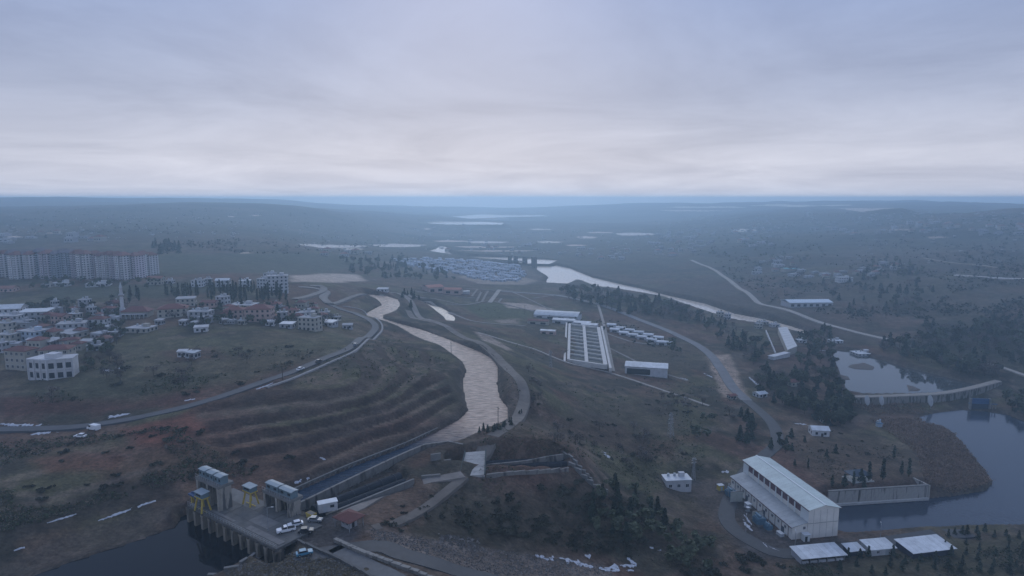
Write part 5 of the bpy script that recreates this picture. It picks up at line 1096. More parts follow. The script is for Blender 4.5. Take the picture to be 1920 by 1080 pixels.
town = [(20,592,46,2,'gable',m_white,m_metal_w,'white hall with two pale gables at the edge of town'),(70,598,48,2,'shed',m_greyw,m_metal_w,'grey hall under a broad white sheet roof'),
(12,621,26,2,FLT,m_cream,None,'cream flat-roofed house below the white gabled hall'),(44,608,30,1,FLT,m_greyw,None,'low grey house below the white sheet roof'),(20,606,42,2,FLT,m_greyw,None,'grey two storey block in front of the white gabled hall'),
(116,607,28,2,'gable',m_pink,m_redroof,'pink red-gabled house at the end of the grey halls'),(141,603,21,2,FLT,m_cream,None,'narrow cream block beside the pink red-gabled house'),(138,621,46,2,FLT,m_greyw,None,'long grey terrace with pale flat roof'),
(187,613,30,2,RED,m_white,None,'white house with red hip roof left of the minaret'),(206,592,22,2,RED,m_greyw,None,'grey house with red roof just left of the minaret'),(214,572,20,1,RED,m_greyw,None,'small red roofed house behind the minaret'),
(266,621,44,1,FLT,m_cream,None,'long low cream building in the open field below the mosque'),(326,592,49,2,'hip',m_cream,m_redroof,'cream house with long red roof right of the mosque'),(350,573,32,2,'shed',m_cream,m_flat,'cream hall in front of the cypress row'),
(368,598,24,2,FLT,m_white,None,'white flat-roofed house right of the long red roof'),(16,643,32,2,FLT,m_cream,None,'cream house at the town edge above the paired red roofs'),(64,636,44,2,FLT,m_blue_w,None,'pale blue flat-roofed house among the lower town houses'),
(61,645,16,1,'shed',m_white,m_white,'tiny shed with bright white roof behind the paired red roofs'),(92,646,42,1,'shed',m_greyw,m_flat,'long low shed above the paired red roofs'),(134,631,46,1,'shed',m_cream,m_flat,'pale roofed low shed above the small red roof'),
(130,645,26,1,RED,m_greyw,None,'small red roofed house near the lower lane'),(165,648,24,1,'shed',m_greyw,m_flat,'low pale shed by the lower lane'),(180,655,25,1,FLT,m_greyw,None,'grey flat-roofed hut at the bottom of the lane'),
(343,668,16,1,'shed',m_white,m_white,'bright white shelter alone in the field'),(362,670,22,1,'shed',m_greyw,m_metal_g,'low grey shed beside the bright white shelter'),(104,578,12,2,FLT,m_white,None,'narrow white house behind the grey halls'),
(394,581,27,2,'gable',m_pink,m_redroof,'pink gabled house in front of the cypresses'),(419,577,21,3,FLT,m_greyw,None,'tall pale block beside the pink gabled house'),(457,577,46,1,FLT,m_white,None,'long white low block behind the pink red-roofed house'),
(441,595,34,2,RED,m_pink,None,'pink house with dark red roof, second from the big pink one'),(488,601,46,3,RED,m_pink,None,'big pink house with red hip roof, largest of its row'),(513,576,27,1,RED,m_greyw,None,'red roofed low house behind the big pink one'),
(566,574,20,1,'gable',m_greyw,m_green_roof,'hut with bright green roof by the road bend'),(552,595,18,2,RED,m_pink,None,'narrow pink house left of the cream block'),(573,599,34,2,FLT,m_greyw,None,'grey flat-roofed house behind the cream block'),
(582,618,36,3,FLT,m_cream,None,'cream cube block facing the open field'),(379,598,36,2,FLT,m_greyw,None,'grey white house at the left end of the field row'),
(495,540,20,3,FLT,m_white,None,'white block left of the tall white clinic'),(522,547,36,5,FLT,m_white,None,'tall white clinic block by the pale quarry'),(508,535,20,4,FLT,m_white,None,'rear white block behind the tall white clinic'),
(372,537,20,2,FLT,m_white,None,'white house at the left end of the far row'),(391,534,12,2,FLT,m_greyw,None,'small grey house second in the far row'),(419,537,24,2,'gable',m_white,m_metal_w,'white gabled house third in the far row'),(460,537,20,2,FLT,m_white,m_metal_w,'white house nearest the clinic in the far row'),
(507,610,16,1,'shed',m_white,m_white,'bright low white roof below the big pink house'),(540,614,25,1,'shed',m_greyw,m_metal_w,'low pale shed left of the cream cube block'),(616,610,29,1,'shed',m_greyw,m_metal_w,'long pale low shed right of the cream cube block'),
(652,616,18,1,'shed',m_greyw,m_flat,'pale shed inside the road bend'),(378,621,24,1,'shed',m_white,m_white,'low white roofed shed at the edge of the open field'),(366,612,12,1,'shed',m_greyw,m_flat,'tiny pale shed above the open field'),
(608,591,20,1,FLT,m_greyw,None,'grey low house by the road bend'),(630,600,16,1,FLT,m_cream,None,'small cream house right of the grey one at the bend'),(718,546,20,1,'shed',m_white,m_white,'long white roof beyond the upper canal bend'),
(91,538,17,1,FLT,m_cream,None,'low house under the towers at the left'),(118,535,30,1,FLT,m_white,None,'long white low building under the towers'),(186,536,38,1,FLT,m_white,None,'longest white low building under the towers'),
(293,533,26,2,'gable',m_cream,m_brownroof,'brown roofed house at the right end of the towers'),(319,531,14,1,FLT,m_white,None,'small white house right of the towers'),(14,546,30,1,'gable',m_pink,m_brownroof,'long brownish shed at the left edge under the towers'),
(160,575,18,2,FLT,m_greyw,None,'grey house amid the dark trees left of the minaret'),(172,590,14,2,FLT,m_white,None,'slim white house amid the dark trees left of the minaret'),(138,584,16,1,RED,m_greyw,None,'little red roofed house among trees behind the pink gable'),
(220,630,18,1,FLT,m_greyw,None,'grey hut beside the lane below the mosque'),(300,608,14,1,'shed',m_greyw,m_flat,'small pale shed right of the long cream building'),(345,609,14,1,'shed',m_white,m_flat,'small white shed at the top of the open field'),
(420,607,14,1,'shed',m_greyw,m_flat,'small shed below the pink house row'),(455,608,14,1,FLT,m_cream,None,'tiny cream hut below the pink house row'),(3,660,22,2,FLT,m_greyw,None,'grey block at the very left edge of town'),(530,600,18,2,FLT,m_greyw,None,'grey house between the big pink house and the narrow pink one')]
for u, v, w, st, rf, wl, rm, lb in town:
    house(u, v, w, st, rf, wl, rm, lb, None, None, .7)
# apartment towers -----------------------------------------------------------
TP = {}
def tower_mesh(kind, w, d, H, n):
    """two finger-like wings and a recessed core; storeys read as balcony slabs"""
    wall = [M('tower_pale', (.62, .60, .60), .8, .08, .2, obj_var=.1), M('tower_grey', (.40, .43, .48), .8, .1, .2, obj_var=.1), M('tower_lilac', (.52, .47, .50), .8, .1, .2, obj_var=.1)][kind]
    r = {}
    b = MB(); b.box((-w*.29, 0, H/2-2), (w*.40, d, H+4)); r['wall'] = (b.mesh('wall', wall), None)
    b = MB(); b.box((w*.29, .3, H/2-2), (w*.40, d*.96, H+4)); r['wing_wall'] = (b.mesh('wing_wall', wall), None)
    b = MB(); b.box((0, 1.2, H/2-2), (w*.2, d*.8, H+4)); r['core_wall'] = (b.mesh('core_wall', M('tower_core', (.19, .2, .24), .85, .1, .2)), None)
    b = MB(); sh = H/n
    for k in range(n):
        z = k*sh+sh*.42
        for cx in (-w*.39, -w*.2, w*.2, w*.39): b.box((cx, -d/2-.02, z+sh*.16), (w*.085, .3, sh*.42))
        for cy in (-d*.3, 0, d*.3): b.box((w*.49, cy, z+sh*.16), (.3, d*.14, sh*.42)); b.box((-w*.49, cy, z+sh*.16), (.3, d*.14, sh*.42))
    r['window_glass'] = (b.mesh('window_glass', m_glass), 'stuff')
    b = MB()
    for k in range(1, n):
        for cx in (-w*.295, w*.295): b.box((cx, -d/2-.55, k*sh), (w*.16, 1.1, .9))
    r['balcony_slabs'] = (b.mesh('balcony_slab', wall), 'stuff')
    b = MB(); b.hip(-w/2-.6, w/2+.6, -d/2-.6, d/2+.6, H+.02, H+3.4); r['roof'] = (b.mesh('roof', M('tower_roof', (.15, .075, .07), .85, .15, .5, obj_var=.2) if kind != 1 else M('tower_roof_grey', (.13, .12, .14), .85, .15, .5)), None)
    return r
towers = [(3,520,9,0,46),(14,519,15,0,44),(27,518,9,1,44),(36,522,15,0,46),(52,520,12,1,46),(63,521,11,0,45),(80,519,11,1,48),(94,521,15,2,48),(110,520,13,1,46),(123,519,9,1,46),(137,519,14,1,46),(150,520,11,2,46),(164,522,18,0,47),(181,520,13,2,45),(196,521,12,0,44),(209,521,13,0,46),(221,522,9,2,46),(235,523,17,0,46),(256,521,19,2,43),(269,518,10,0,42),(283,515,16,0,38)]
ordw = ['first','second','third','fourth','fifth','sixth','seventh','eighth','ninth','tenth','eleventh','twelfth','thirteenth','fourteenth','fifteenth','sixteenth','seventeenth','eighteenth','nineteenth','twentieth','last']
desc = ['pale', 'grey', 'lilac']
for i, (u, v, w, k, hp) in enumerate(towers):
    q = G(u, v); s = mpp(q); W_ = round(w*s*1.05, 0); H = round(hp*s, 0); key = (k, W_, H)
    if key not in TP: TP[key] = tower_mesh(k, W_, 13, H, 11)
    t = empty('apartment_tower', (q[0], q[1], q[2]-.5), R(-8)+rng.uniform(-.06, .06)); tag(t, f'{desc[k]} apartment tower, {ordw[i]} from the left in the long row behind the town', 'apartment block', 'apartment towers behind the town')
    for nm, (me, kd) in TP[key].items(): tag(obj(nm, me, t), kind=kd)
# villages across the valley: each house one small mesh of walls and roof
def small_house_mesh(w, d, h, roof, wm, rm):
    b = MB(); b.box((0, 0, h/2-1), (w, d, h+2))
    if roof == 'flat': b.box((0, 0, h+.1), (w+.4, d+.4, .3), mi=1); b.box((w*.2, 0, h+.9), (w*.25, d*.3, 1.5))
    else: b.hip(-w/2-.4, w/2+.4, -d/2-.4, d/2+.4, h+.02, h+2.4, mi=1)
    for k in (-.3, 0, .3): b.box((k*w, -d/2-.03, h*.5), (w*.14, .14, h*.28), mi=2)
    return b.mesh('house', [wm, rm, m_glass])
m_vw = M('village_render', (.30, .30, .31), .85, .15, .4, obj_var=.25); m_vr = M('village_flat_roof', (.27, .28, .30), .85, .15, .4, obj_var=.25)
SH = [(small_house_mesh(11, 9, 6, 'flat', m_vw, m_vr), 'white flat-roofed'), (small_house_mesh(13, 9, 4, 'flat', m_vw, m_vr), 'low white'), (small_house_mesh(10, 9, 6, 'hip', m_cream, m_redroof), 'red roofed cream'), (small_house_mesh(12, 10, 4, 'hip', m_greyw, m_brownroof), 'brown roofed grey'), (small_house_mesh(18, 9, 4, 'flat', m_greyw, m_vr), 'long pale')]
def inpoly(poly, u, v): return poly_sd(poly, np.array([u], float), np.array([v], float))[0] < 0
def village(poly, n, phrase, big=1.0, mix=(3, 3, 2, 1, 2)):
    us = [q[0] for q in poly]; vs = [q[1] for q in poly]; k = 0; done = []
    pool = [i for i, c in enumerate(mix) for _ in range(c)]
    for _ in range(n*30):
        if k >= n: break
        u = rng.uniform(min(us), max(us)); v = rng.uniform(min(vs), max(vs))
        if not inpoly(poly, u, v): continue
        q = G(u, v)
        if any((q[0]-a)**2+(q[1]-c)**2 < (17*big)**2 for a, c in done): continue
        done.append(q[:2]); i = pool[rng.integers(len(pool))]; me, ds = SH[i]; o = obj('house', me, None, (q[0], q[1], q[2]-.2), rng.uniform(-.5, .5)); s = big*rng.uniform(.6, 1.05); o.scale = (s, s, s)
        tag(o, f'{ds} house in {phrase}', 'house', f'{ds} houses in {phrase}'); k += 1
village([(1210,436),(1300,428),(1340,440),(1330,470),(1270,482),(1220,478)], 42, 'the far village beyond the river', 1.25)
village([(1365,428),(1420,418),(1455,425),(1460,455),(1420,470),(1380,455)], 24, 'the village at the shoulder of the far hill', 1.25)
village([(1405,485),(1470,480),(1500,492),(1490,520),(1420,515)], 14, 'the loose hamlet above the wide shed', 1.0)
village([(1500,508),(1560,515),(1620,500),(1680,495),(1690,508),(1620,520),(1510,524)], 18, 'the row of houses in trees on the hillside', 1.0)
village([(1480,424),(1600,420),(1700,418),(1810,420),(1830,432),(1720,440),(1560,440)], 30, 'the village along the far hill crest', 1.35)
village([(1830,424),(1920,420),(1920,440),(1840,440)], 10, 'the crest village at the frame edge', 1.35)
village([(0,440),(120,436),(200,450),(180,462),(0,458)], 12, 'the hamlet behind the apartment towers', 1.25)
village([(560,474),(640,470),(700,476),(640,482)], 8, 'the farmsteads beyond the green meadow', 1.1)
village([(1000,472),(1120,462),(1190,470),(1180,490),(1090,486)], 16, 'the scattered farms above the river', 1.1)
village([(0,600),(60,590),(230,575),(225,640),(150,662),(0,660)], 24, 'the packed lower streets of the town', .8, (2, 2, 4, 3, 1))
village([(360,580),(600,574),(620,604),(380,612)], 16, 'the gaps between the field-side town houses', .75, (2, 2, 4, 3, 1))
village([(740,470),(860,450),(1000,452),(1010,474),(900,478)], 14, 'the valley hamlet upstream of the camp', 1.2, (2, 4, 1, 1, 4))
hs = house(1582, 528, 26, 2, 'flat', m_white, None, 'large white villa among dark trees on the hillside', None, 0, .6, 9)
# camp of white cabins: rows on the valley floor
def camp():
    me = MB(); me.box((0, 0, 1.3), (7, 3, 3.2)); me.gable(-3.7, 3.7, -1.7, 1.7, 2.92, 3.5, 'x', .12, 1); me.box((1.5, -1.52, 1.2), (.9, .1, 1.9), mi=2)
    mesh = me.mesh('cabin', [M('cabin_wall', (.34, .38, .45), .7, .05, .5, obj_var=.1), M('cabin_roof', (.36, .41, .49), .6, .06, .5, obj_var=.3), m_glass])
    poly = [G(u, v)[:2] for u, v in ((738,488),(800,484),(900,489),(975,499),(985,515),(965,529),(900,527),(850,512),(770,502))]
    cx = np.mean([q[0] for q in poly]); cy = np.mean([q[1] for q in poly]); a = R(-38); ca, sa = math.cos(a), math.sin(a); k = 0; cells = []
    for i in range(-60, 60):
        for j in range(-60, 60):
            if i % 7 == 0 or j % 4 == 0: continue
            x, y = i*9.2, j*8.4; X, Y = cx+x*ca-y*sa, cy+x*sa+y*ca
            if rng.random() < .2 or poly_sd(poly, np.array([X]), np.array([Y]))[0] > 0: continue
            cells.append((math.hypot(X, Y), X, Y, j))
    cells.sort(); stuff = MB()
    for n, (r_, X, Y, j) in enumerate(cells):
        z = float(Hh(X, Y)); rz = a+rng.uniform(-.04, .04)
        if n < 280:
            uu = proj(X, Y, z)[0]; sd = 'by the pine wood' if uu < 790 else 'behind the faded red building' if uu < 860 else 'above the pale sand apron' if uu < 925 else 'towards the river bridge'
            nm = 'front' if n < 95 else 'middle' if n < 190 else 'rear'
            tag(obj('container_cabin', mesh, None, (X, Y, z-.2), rz), f'white cabin in the {nm} rows of the camp, {sd}', 'cabin', f'white cabins, {nm} rows of the camp, {sd}')
        else: stuff.box((X, Y, z+1.2), (7, 3, 3.2), rz=rz)
    if stuff.v: tag(stuff.build('far_cabins', MATS['cabin_roof']), 'mass of white cabins at the back of the camp', kind='stuff')
    print('camp', len(cells))
camp()
# specks of far settlements, past counting
def far_specks():
    b = MB()
    for (u0, u1, v0, v1, n) in ((0,560,400,448,150),(560,900,420,470,120),(900,1250,428,478,170),(1230,1500,402,440,130),(1500,1920,398,420,160),(1600,1920,440,500,30)):
        for _ in range(n):
            q = G(rng.uniform(u0, u1), rng.uniform(v0, v1)); s = mpp(q)*rng.uniform(.6, 1.5); b.box((q[0], q[1], q[2]+s*.5), (s*rng.uniform(1.5, 5), s*3, s*1.6), rz=rng.uniform(-.5, .5), mi=int(rng.integers(0, 3)))
    tag(b.build('distant_houses', [m_vw, m_greyw, m_vr]), 'scattered pale specks of far farms and houses', kind='stuff')
far_specks()
# ------------------------------------------------------------------ trees and scrub
def leaf_quads(pts, size, flat=.5, seed=0):
    g = np.random.default_rng(seed); n = len(pts); pts = np.asarray(pts)
    a = g.normal(size=(n, 3)); a[:, 2] *= flat; a /= np.linalg.norm(a, axis=1)[:, None]
    b = g.normal(size=(n, 3)); b -= (b*a).sum(1)[:, None]*a; b /= np.linalg.norm(b, axis=1)[:, None]
    s = (size*(.6+.8*g.random(n)))[:, None] if np.isscalar(size) else size[:, None]
    V = np.stack([pts-a*s-b*s*.6, pts+a*s-b*s*.6, pts+a*s*.7+b*s*.8, pts-a*s*.7+b*s*.7], 1).reshape(-1, 3)
    return [tuple(v) for v in V], [tuple(range(i*4, i*4+4)) for i in range(n)]
def crown_pts(kind, n, h, r, seed):
    g = np.random.default_rng(seed); out = []
    if kind in ('pine', 'cypress'):
        tiers = 9 if kind == 'pine' else 14
        while len(out) < n:
            t = g.random()**1.25; lay = (np.floor(t*tiers)+g.random()*.55)/tiers; rr = r*(1-lay)**(.85 if kind == 'pine' else .5)*(g.random()**.45)*(.75+.25*math.sin(seed*3+lay*40))
            if kind == 'cypress': rr *= min(1, lay*5+.45)
            a = g.random()*6.283; rr *= 1+.25*math.sin(a*3+seed+lay*9); out.append((rr*math.cos(a), rr*math.sin(a), h*(.12+.88*lay)-rr*.12))
    elif kind == 'broad':
        cl = [(g.normal()*r*.45, g.normal()*r*.45, h*(.45+.42*g.random()), r*(.32+.25*g.random())) for _ in range(9)]
        while len(out) < n:
            c = cl[g.integers(9)]; v = g.normal(size=3); v /= np.linalg.norm(v); k = c[3]*(.55+.45*g.random()); out.append((c[0]+v[0]*k, c[1]+v[1]*k, c[2]+v[2]*k*.8))
    else:
        cl = [(g.normal()*r*.5, g.normal()*r*.5, h*(.2+.35*g.random()), r*(.35+.3*g.random())) for _ in range(7)]
        while len(out) < n:
            c = cl[g.integers(7)]; v = g.normal(size=3); v[2] = abs(v[2])*.9-.1; v /= np.linalg.norm(v); k = c[3]*(.5+.5*g.random()); out.append((c[0]+v[0]*k, c[1]+v[1]*k, max(.05, c[2]*.7+v[2]*k*h/(1.6*r))))
    return out
F_pine = M('pine_needles', (.044, .060, .044), .9, .3, .8, obj_var=.35, spec=.1); F_broad = M('dark_foliage', (.070, .080, .050), .9, .35, .7, obj_var=.5, spec=.1); F_bush = M('scrub_foliage', (.052, .052, .038), .9, .35, .6, obj_var=.4, spec=.1)
F_bare = M('bare_twigs', (.12, .10, .088), .95, .3, .7, obj_var=.3, spec=.1); F_reed = M('dry_reed', (.21, .15, .112), .95, .3, .25, spec=.1)
PRO = {}
def protos(kind, n_leaf, size, h, r, mat, trunk=True, k=4):
    L_ = []
    for i in range(k):
        pts = crown_pts({'sapling': 'pine', 'bare': 'broad'}.get(kind, kind), n_leaf, h, r*(.9+.2*i/k), i*13+len(kind)); V, F_ = leaf_quads(pts, size, .5, i+5)
        b = MB(); b.poly(V, F_); cm = b.mesh('crown', mat); tm = None
        if trunk:
            b = MB(); b.tube([(0, 0, -.4), (.05*h*.1, 0, h*.4), (0, .04*h*.1, h*(.92 if kind != 'broad' else .7))], [h*.024+.03, h*.016+.02, .02], 6)
            g = np.random.default_rng(i)
            if kind in ('broad', 'bare'):
                for q in range(7):
                    a = g.random()*6.28; z = h*(.28+.3*g.random()); b.tube([(0, 0, z), (r*.6*math.cos(a), r*.6*math.sin(a), z+h*.25)], [h*.012, .02], 5)
            tm = b.mesh('trunk', m_wood)
        L_.append((cm, tm))
    PRO[kind] = L_
protos('pine', 420, .42, 8.0, 2.4, F_pine); protos('broad', 460, .46, 7.0, 3.0, F_broad); protos('cypress', 260, .42, 10.0, 1.3, F_pine); protos('bare', 420, .20, 6.5, 2.8, F_bare); protos('sapling', 220, .15, 2.6, .85, F_pine); protos('bush', 260, .26, 2.0, 1.7, F_bush, False)
NAME = {'pine': 'pine_tree', 'broad': 'broadleaf_tree', 'cypress': 'cypress_tree', 'bare': 'bare_tree', 'sapling': 'pine_sapling', 'bush': 'bush'}
COUNT = {k: 0 for k in PRO}; EXTRA = []
def plant(kind, q, s, label, group, sx=1.0):
    if COUNT[kind] >= 290: EXTRA.append((kind, q, s)); return
    COUNT[kind] += 1; cm, tm = PRO[kind][rng.integers(len(PRO[kind]))]; rz = rng.uniform(0, 6.28)
    if tm is None:
        o = obj(NAME[kind], cm, None, q, rz); o.scale = (s*sx, s*sx*rng.uniform(.8, 1.2), s); tag(o, label, kind if kind == 'bush' else 'tree', group); return
    t = empty(NAME[kind], q, rz); t.scale = (s*sx, s*sx, s); tag(t, label, 'tree', group); obj('trunk', tm, t); obj('crown', cm, t)
PLANTED = []
def scatter(poly, n, kinds, s0, s1, label, group, mind=2.0, check=True, zones=None):
    us = [q[0] for q in poly]; vs = [q[1] for q in poly]; k = 0; pts = []
    zn = (lambda u: ', '+zones[min(len(zones)-1, int((u-min(us))/(max(us)-min(us)+1e-6)*len(zones)))]) if zones else (lambda u: '')
    for _ in range(n*40):
        if k >= n: break
        u = rng.uniform(min(us), max(us)); v = rng.uniform(min(vs), max(vs))
        if not inpoly(poly, u, v): continue
        q = G(u, v)
        if check and wet(q): continue
        if any((q[0]-a)**2+(q[1]-c)**2 < mind**2 for a, c in pts): continue
        pts.append(q[:2]); kd = kinds[rng.integers(len(kinds))]; plant(kd, (q[0], q[1], q[2]-.1), rng.uniform(s0, s1), f'{ADJ[kd]} {label}'+zn(u), f'{ADJ[kd]}{"es" if kd == "bush" else "s"} {label}'+zn(u), rng.uniform(.85, 1.2)); k += 1
ADJ = {'pine': 'dark pine', 'broad': 'dark bushy tree', 'cypress': 'slim dark cypress', 'bare': 'brown leafless tree', 'sapling': 'small pine sapling', 'bush': 'low dark bush'}
def wet(q):
    for lv, bk, poly in WATER.values():
        if abs(q[2]-lv) < 3.5 and poly_sd([a[:2] for a in poly], np.array([q[0]]), np.array([q[1]]))[0] < 1.0: return True
    return False
for u, v in ((1834,1012),(1813,1003),(1804,1004),(1790,1003),(1778,1007),(1831,1000),(1846,998),(1864,1008),(1886,1005),(1910,1010),(1811,1022),(1836,1032),(1866,1043),(1891,1015),(1890,1035),(1893,1053),(1917,1030),(1917,1048),(1811,1041),(1783,1043),(1754,1050),(1726,1053),(1777,1067),(1697,1058),(1669,1062),(1752,1068),(1720,1070),(1691,1070),(1634,1075),(1606,1062),(1836,1072),(1863,1063),(1893,1076),(1915,1075),(1800,1076),(1858,1078),(1660,1079),(1833,1052),(1804,1060),(1590,1046),(1612,1046),(1628,1044),(1674,1042),(1574,1070),(1771,1030),(1905,1064)):
    q = G(u, v); plant('sapling', q, rng.uniform(1.1, 1.7), 'small pine sapling planted in the grass beyond the white sheds', 'pine saplings in the grass beyond the white sheds')
for u, v, s in ((1614,903,.8),(1629,902,.95),(1655,900,1.05),(1704,893,.9),(1600,910,.7),(1583,912,.75),(1560,913,.6),(1620,915,.6),(1690,890,.7),(1676,860,.7),(1515,878,.5),(1490,872,.4)):
    plant('cypress' if rng.random() < .5 else 'pine', G(u, v), s, 'dark conifer standing above the tailrace retaining wall', 'conifers above the tailrace retaining wall')
scatter([(1490,800),(1560,780),(1640,800),(1700,850),(1600,880),(1490,850)], 16, ['pine', 'bush'], .4, .8, 'on the brown headland behind the powerhouse', '')
scatter([(1450,820),(1490,815),(1490,850),(1440,860)], 8, ['pine', 'broad'], .5, .8, 'where the station road bends behind the powerhouse', '')
scatter([(1045,547),(1120,542),(1200,562),(1290,580),(1320,600),(1290,606),(1180,590),(1060,563)], 140, ['pine', 'broad', 'bare'], 1.1, 1.7, 'in the belt of wood along the river', '', 4, zones=('towards the river bend', 'above the curved hall', 'above the storage huts', 'towards the valley road'))
scatter([(1290,588),(1340,602),(1405,622),(1440,650),(1430,690),(1400,680),(1345,640)], 50, ['broad', 'pine', 'bare'], .8, 1.2, 'between the valley road and the river', '', 3.5)
scatter([(1495,625),(1560,615),(1562,700),(1592,742),(1560,775),(1460,758),(1425,752),(1410,705),(1430,690),(1480,692),(1500,650)], 100, ['broad', 'pine', 'broad', 'bare'], .8, 1.4, 'in the dark wood beside the pond', '', 3.4, zones=('by the station road', 'below the riverside hall', 'by the white roofed hut', 'at the pond edge'))
scatter([(1560,745),(1600,750),(1600,800),(1550,800),(1500,780),(1440,770)], 36, ['broad', 'pine'], 1.0, 1.4, 'in the dark wood below the weir', '', 3)
scatter([(1690,640),(1740,610),(1850,600),(1920,605),(1920,690),(1850,672),(1780,665)], 90, ['broad', 'pine', 'bare', 'broad'], .9, 1.6, 'on the dark hillside above the pond', '', 5, zones=('towards the dirt road', 'over the pond shore', 'at the frame edge'))
scatter([(1640,655),(1760,690),(1860,712),(1880,700),(1780,672),(1660,642)], 46, ['broad', 'bare', 'pine'], 1.1, 1.7, 'along the far shore of the pond', '', 4)
scatter([(1880,745),(1920,740),(1920,785),(1895,775)], 10, ['broad'], .7, 1.1, 'on the shore beyond the blue sluice', '', 3)
scatter([(1540,530),(1650,520),(1760,540),(1740,590),(1620,600),(1560,580)], 60, ['broad', 'bare', 'pine'], .8, 1.5, 'scattered over the far hillside', '', 8)
scatter([(305,546),(380,541),(480,543),(545,552),(540,566),(440,566),(310,560)], 70, ['cypress'], .7, 1.15, 'in the dense row behind the town', '', 2.5)
scatter([(236,556),(262,556),(262,570),(236,570)], 4, ['cypress'], .9, 1.1, 'close beside the minaret', '', 3)
scatter([(640,488),(760,484),(860,520),(845,530),(720,522),(650,512)], 85, ['pine', 'broad'], .9, 1.5, 'in the wood in front of the cabin camp', '', 5)
scatter([(280,462),(330,460),(345,475),(300,478)], 18, ['pine'], 1.2, 1.8, 'in the copse beyond the apartment towers', '', 6)
scatter([(20,575),(240,560),(230,620),(60,625)], 55, ['broad', 'bare'], .6, 1.0, 'between the houses at the left of the town', '', 4)
scatter([(300,580),(600,570),(620,610),(330,615)], 45, ['broad', 'bare', 'pine'], .6, .95, 'between the houses at the right of the town', '', 4)
scatter([(180,620),(240,600),(225,640),(195,705),(150,700),(170,660)], 30, ['bare', 'broad'], .55, .85, 'lining the lane below the minaret', '', 3)
scatter([(60,525),(300,530),(300,545),(60,545)], 22, ['broad'], .7, 1.1, 'under the apartment towers', '', 5)
scatter([(745,562),(765,548),(790,560),(770,578)], 8, ['pine'], .7, 1.2, 'on the knoll beside the upper canal', '', 3)
scatter([(1255,645),(1275,650),(1285,665),(1260,668)], 5, ['broad'], 1.0, 1.4, 'alone on the plain by the storage huts', '', 2)
scatter([(1110,920),(1180,915),(1245,960),(1260,1010),(1160,1020),(1090,985)], 38, ['broad', 'pine'], .55, .95, 'in the dark thicket on the lower slope', '', 2.2)
scatter([(1230,990),(1340,1010),(1340,1075),(1260,1070)], 20, ['broad'], .5, .85, 'at the foot of the slope by the yard road', '', 2.2)
scatter([(1385,780),(1412,780),(1418,830),(1385,840)], 10, ['pine'], .7, 1.1, 'in the clump inside the road bend', '', 2.2)
scatter([(1290,790),(1340,780),(1345,820),(1300,830)], 7, ['broad'], .6, .9, 'on the slope above the white hut', '', 3)
scatter([(885,800),(990,770),(995,785),(900,822)], 14, ['sapling'], .9, 1.5, 'in the little row along the canal track', '', 1.6)
scatter([(985,690),(1015,720),(1010,760),(990,770)], 14, ['bush', 'bare'], .5, .9, 'on the flank of the canal embankment', '', 2)
scatter([(820,950),(960,925),(1090,900),(1200,950),(1230,1040),(1130,1040),(1000,1010),(880,1000)], 110, ['bush'], .45, 1.15, 'on the rough slope below the dam road', '', 1.4, zones=('near the guard hut', 'above the riprap', 'below the trench walls', 'by the dark thicket'))
scatter([(1020,780),(1180,800),(1290,850),(1250,890),(1180,890),(1100,850),(1000,840)], 38, ['bush', 'bush', 'bare'], .5, .95, 'on the slope left of the white hut', '', 2)
scatter([(690,960),(860,910),(880,960),(740,1010)], 18, ['bush'], .35, .7, 'near the red roofed guard hut', '', 2)
scatter([(20,850),(330,800),(560,860),(560,880),(330,900),(60,960)], 34, ['bush'], .4, .9, 'on the bare bank above the reservoir', '', 2)
scatter([(60,700),(330,650),(640,640),(600,670),(420,735),(100,755)], 36, ['bush', 'bush', 'bare'], .5, 1.1, 'in the field between town and road', '', 3)
scatter([(1250,730),(1330,755),(1390,790),(1320,790),(1200,760)], 22, ['bush', 'bare'], .5, 1.0, 'on the flat by the station road', '', 2.5)
scatter([(1390,1040),(1480,1065),(1400,1078),(1280,1078)], 16, ['bush'], .6, 1.1, 'at the near edge of the powerhouse yard', '', 2)
scatter([(0,575),(130,565),(240,580),(230,650),(160,660),(0,655)], 40, ['bare', 'broad'], .5, .9, 'squeezed between the houses on the town side of the lane', '', 4)
scatter([(330,585),(600,575),(640,605),(360,622)], 34, ['bare', 'broad'], .5, .85, 'in the yards of the field-side houses', '', 4)
scatter([(1330,425),(1560,470),(1500,525),(1330,480)], 50, ['broad', 'bare'], 1.0, 1.6, 'between the houses of the far hill', '', 9)
scatter([(1640,490),(1720,485),(1740,520),(1600,525)], 30, ['broad', 'pine'], .9, 1.5, 'around the hillside houses in a row', '', 7)
print('trees', COUNT, len(EXTRA))
if EXTRA:
    b = MB()
    for kd, q, s in EXTRA:
        V, F_ = leaf_quads(crown_pts(kd if kd in ('pine', 'broad', 'cypress', 'bush') else 'broad', 110, 7*s if kd != 'bush' else 2*s, 2.4*s if kd != 'bush' else 1.6*s, int(q[0]*7) % 997), .6 if kd != 'bush' else .35, .5, 3); b.poly([(x+q[0], y+q[1], z+q[2]) for x, y, z in V], F_)
    tag(b.build('woodland', F_broad), 'dark mass of further trees and bushes', kind='stuff')
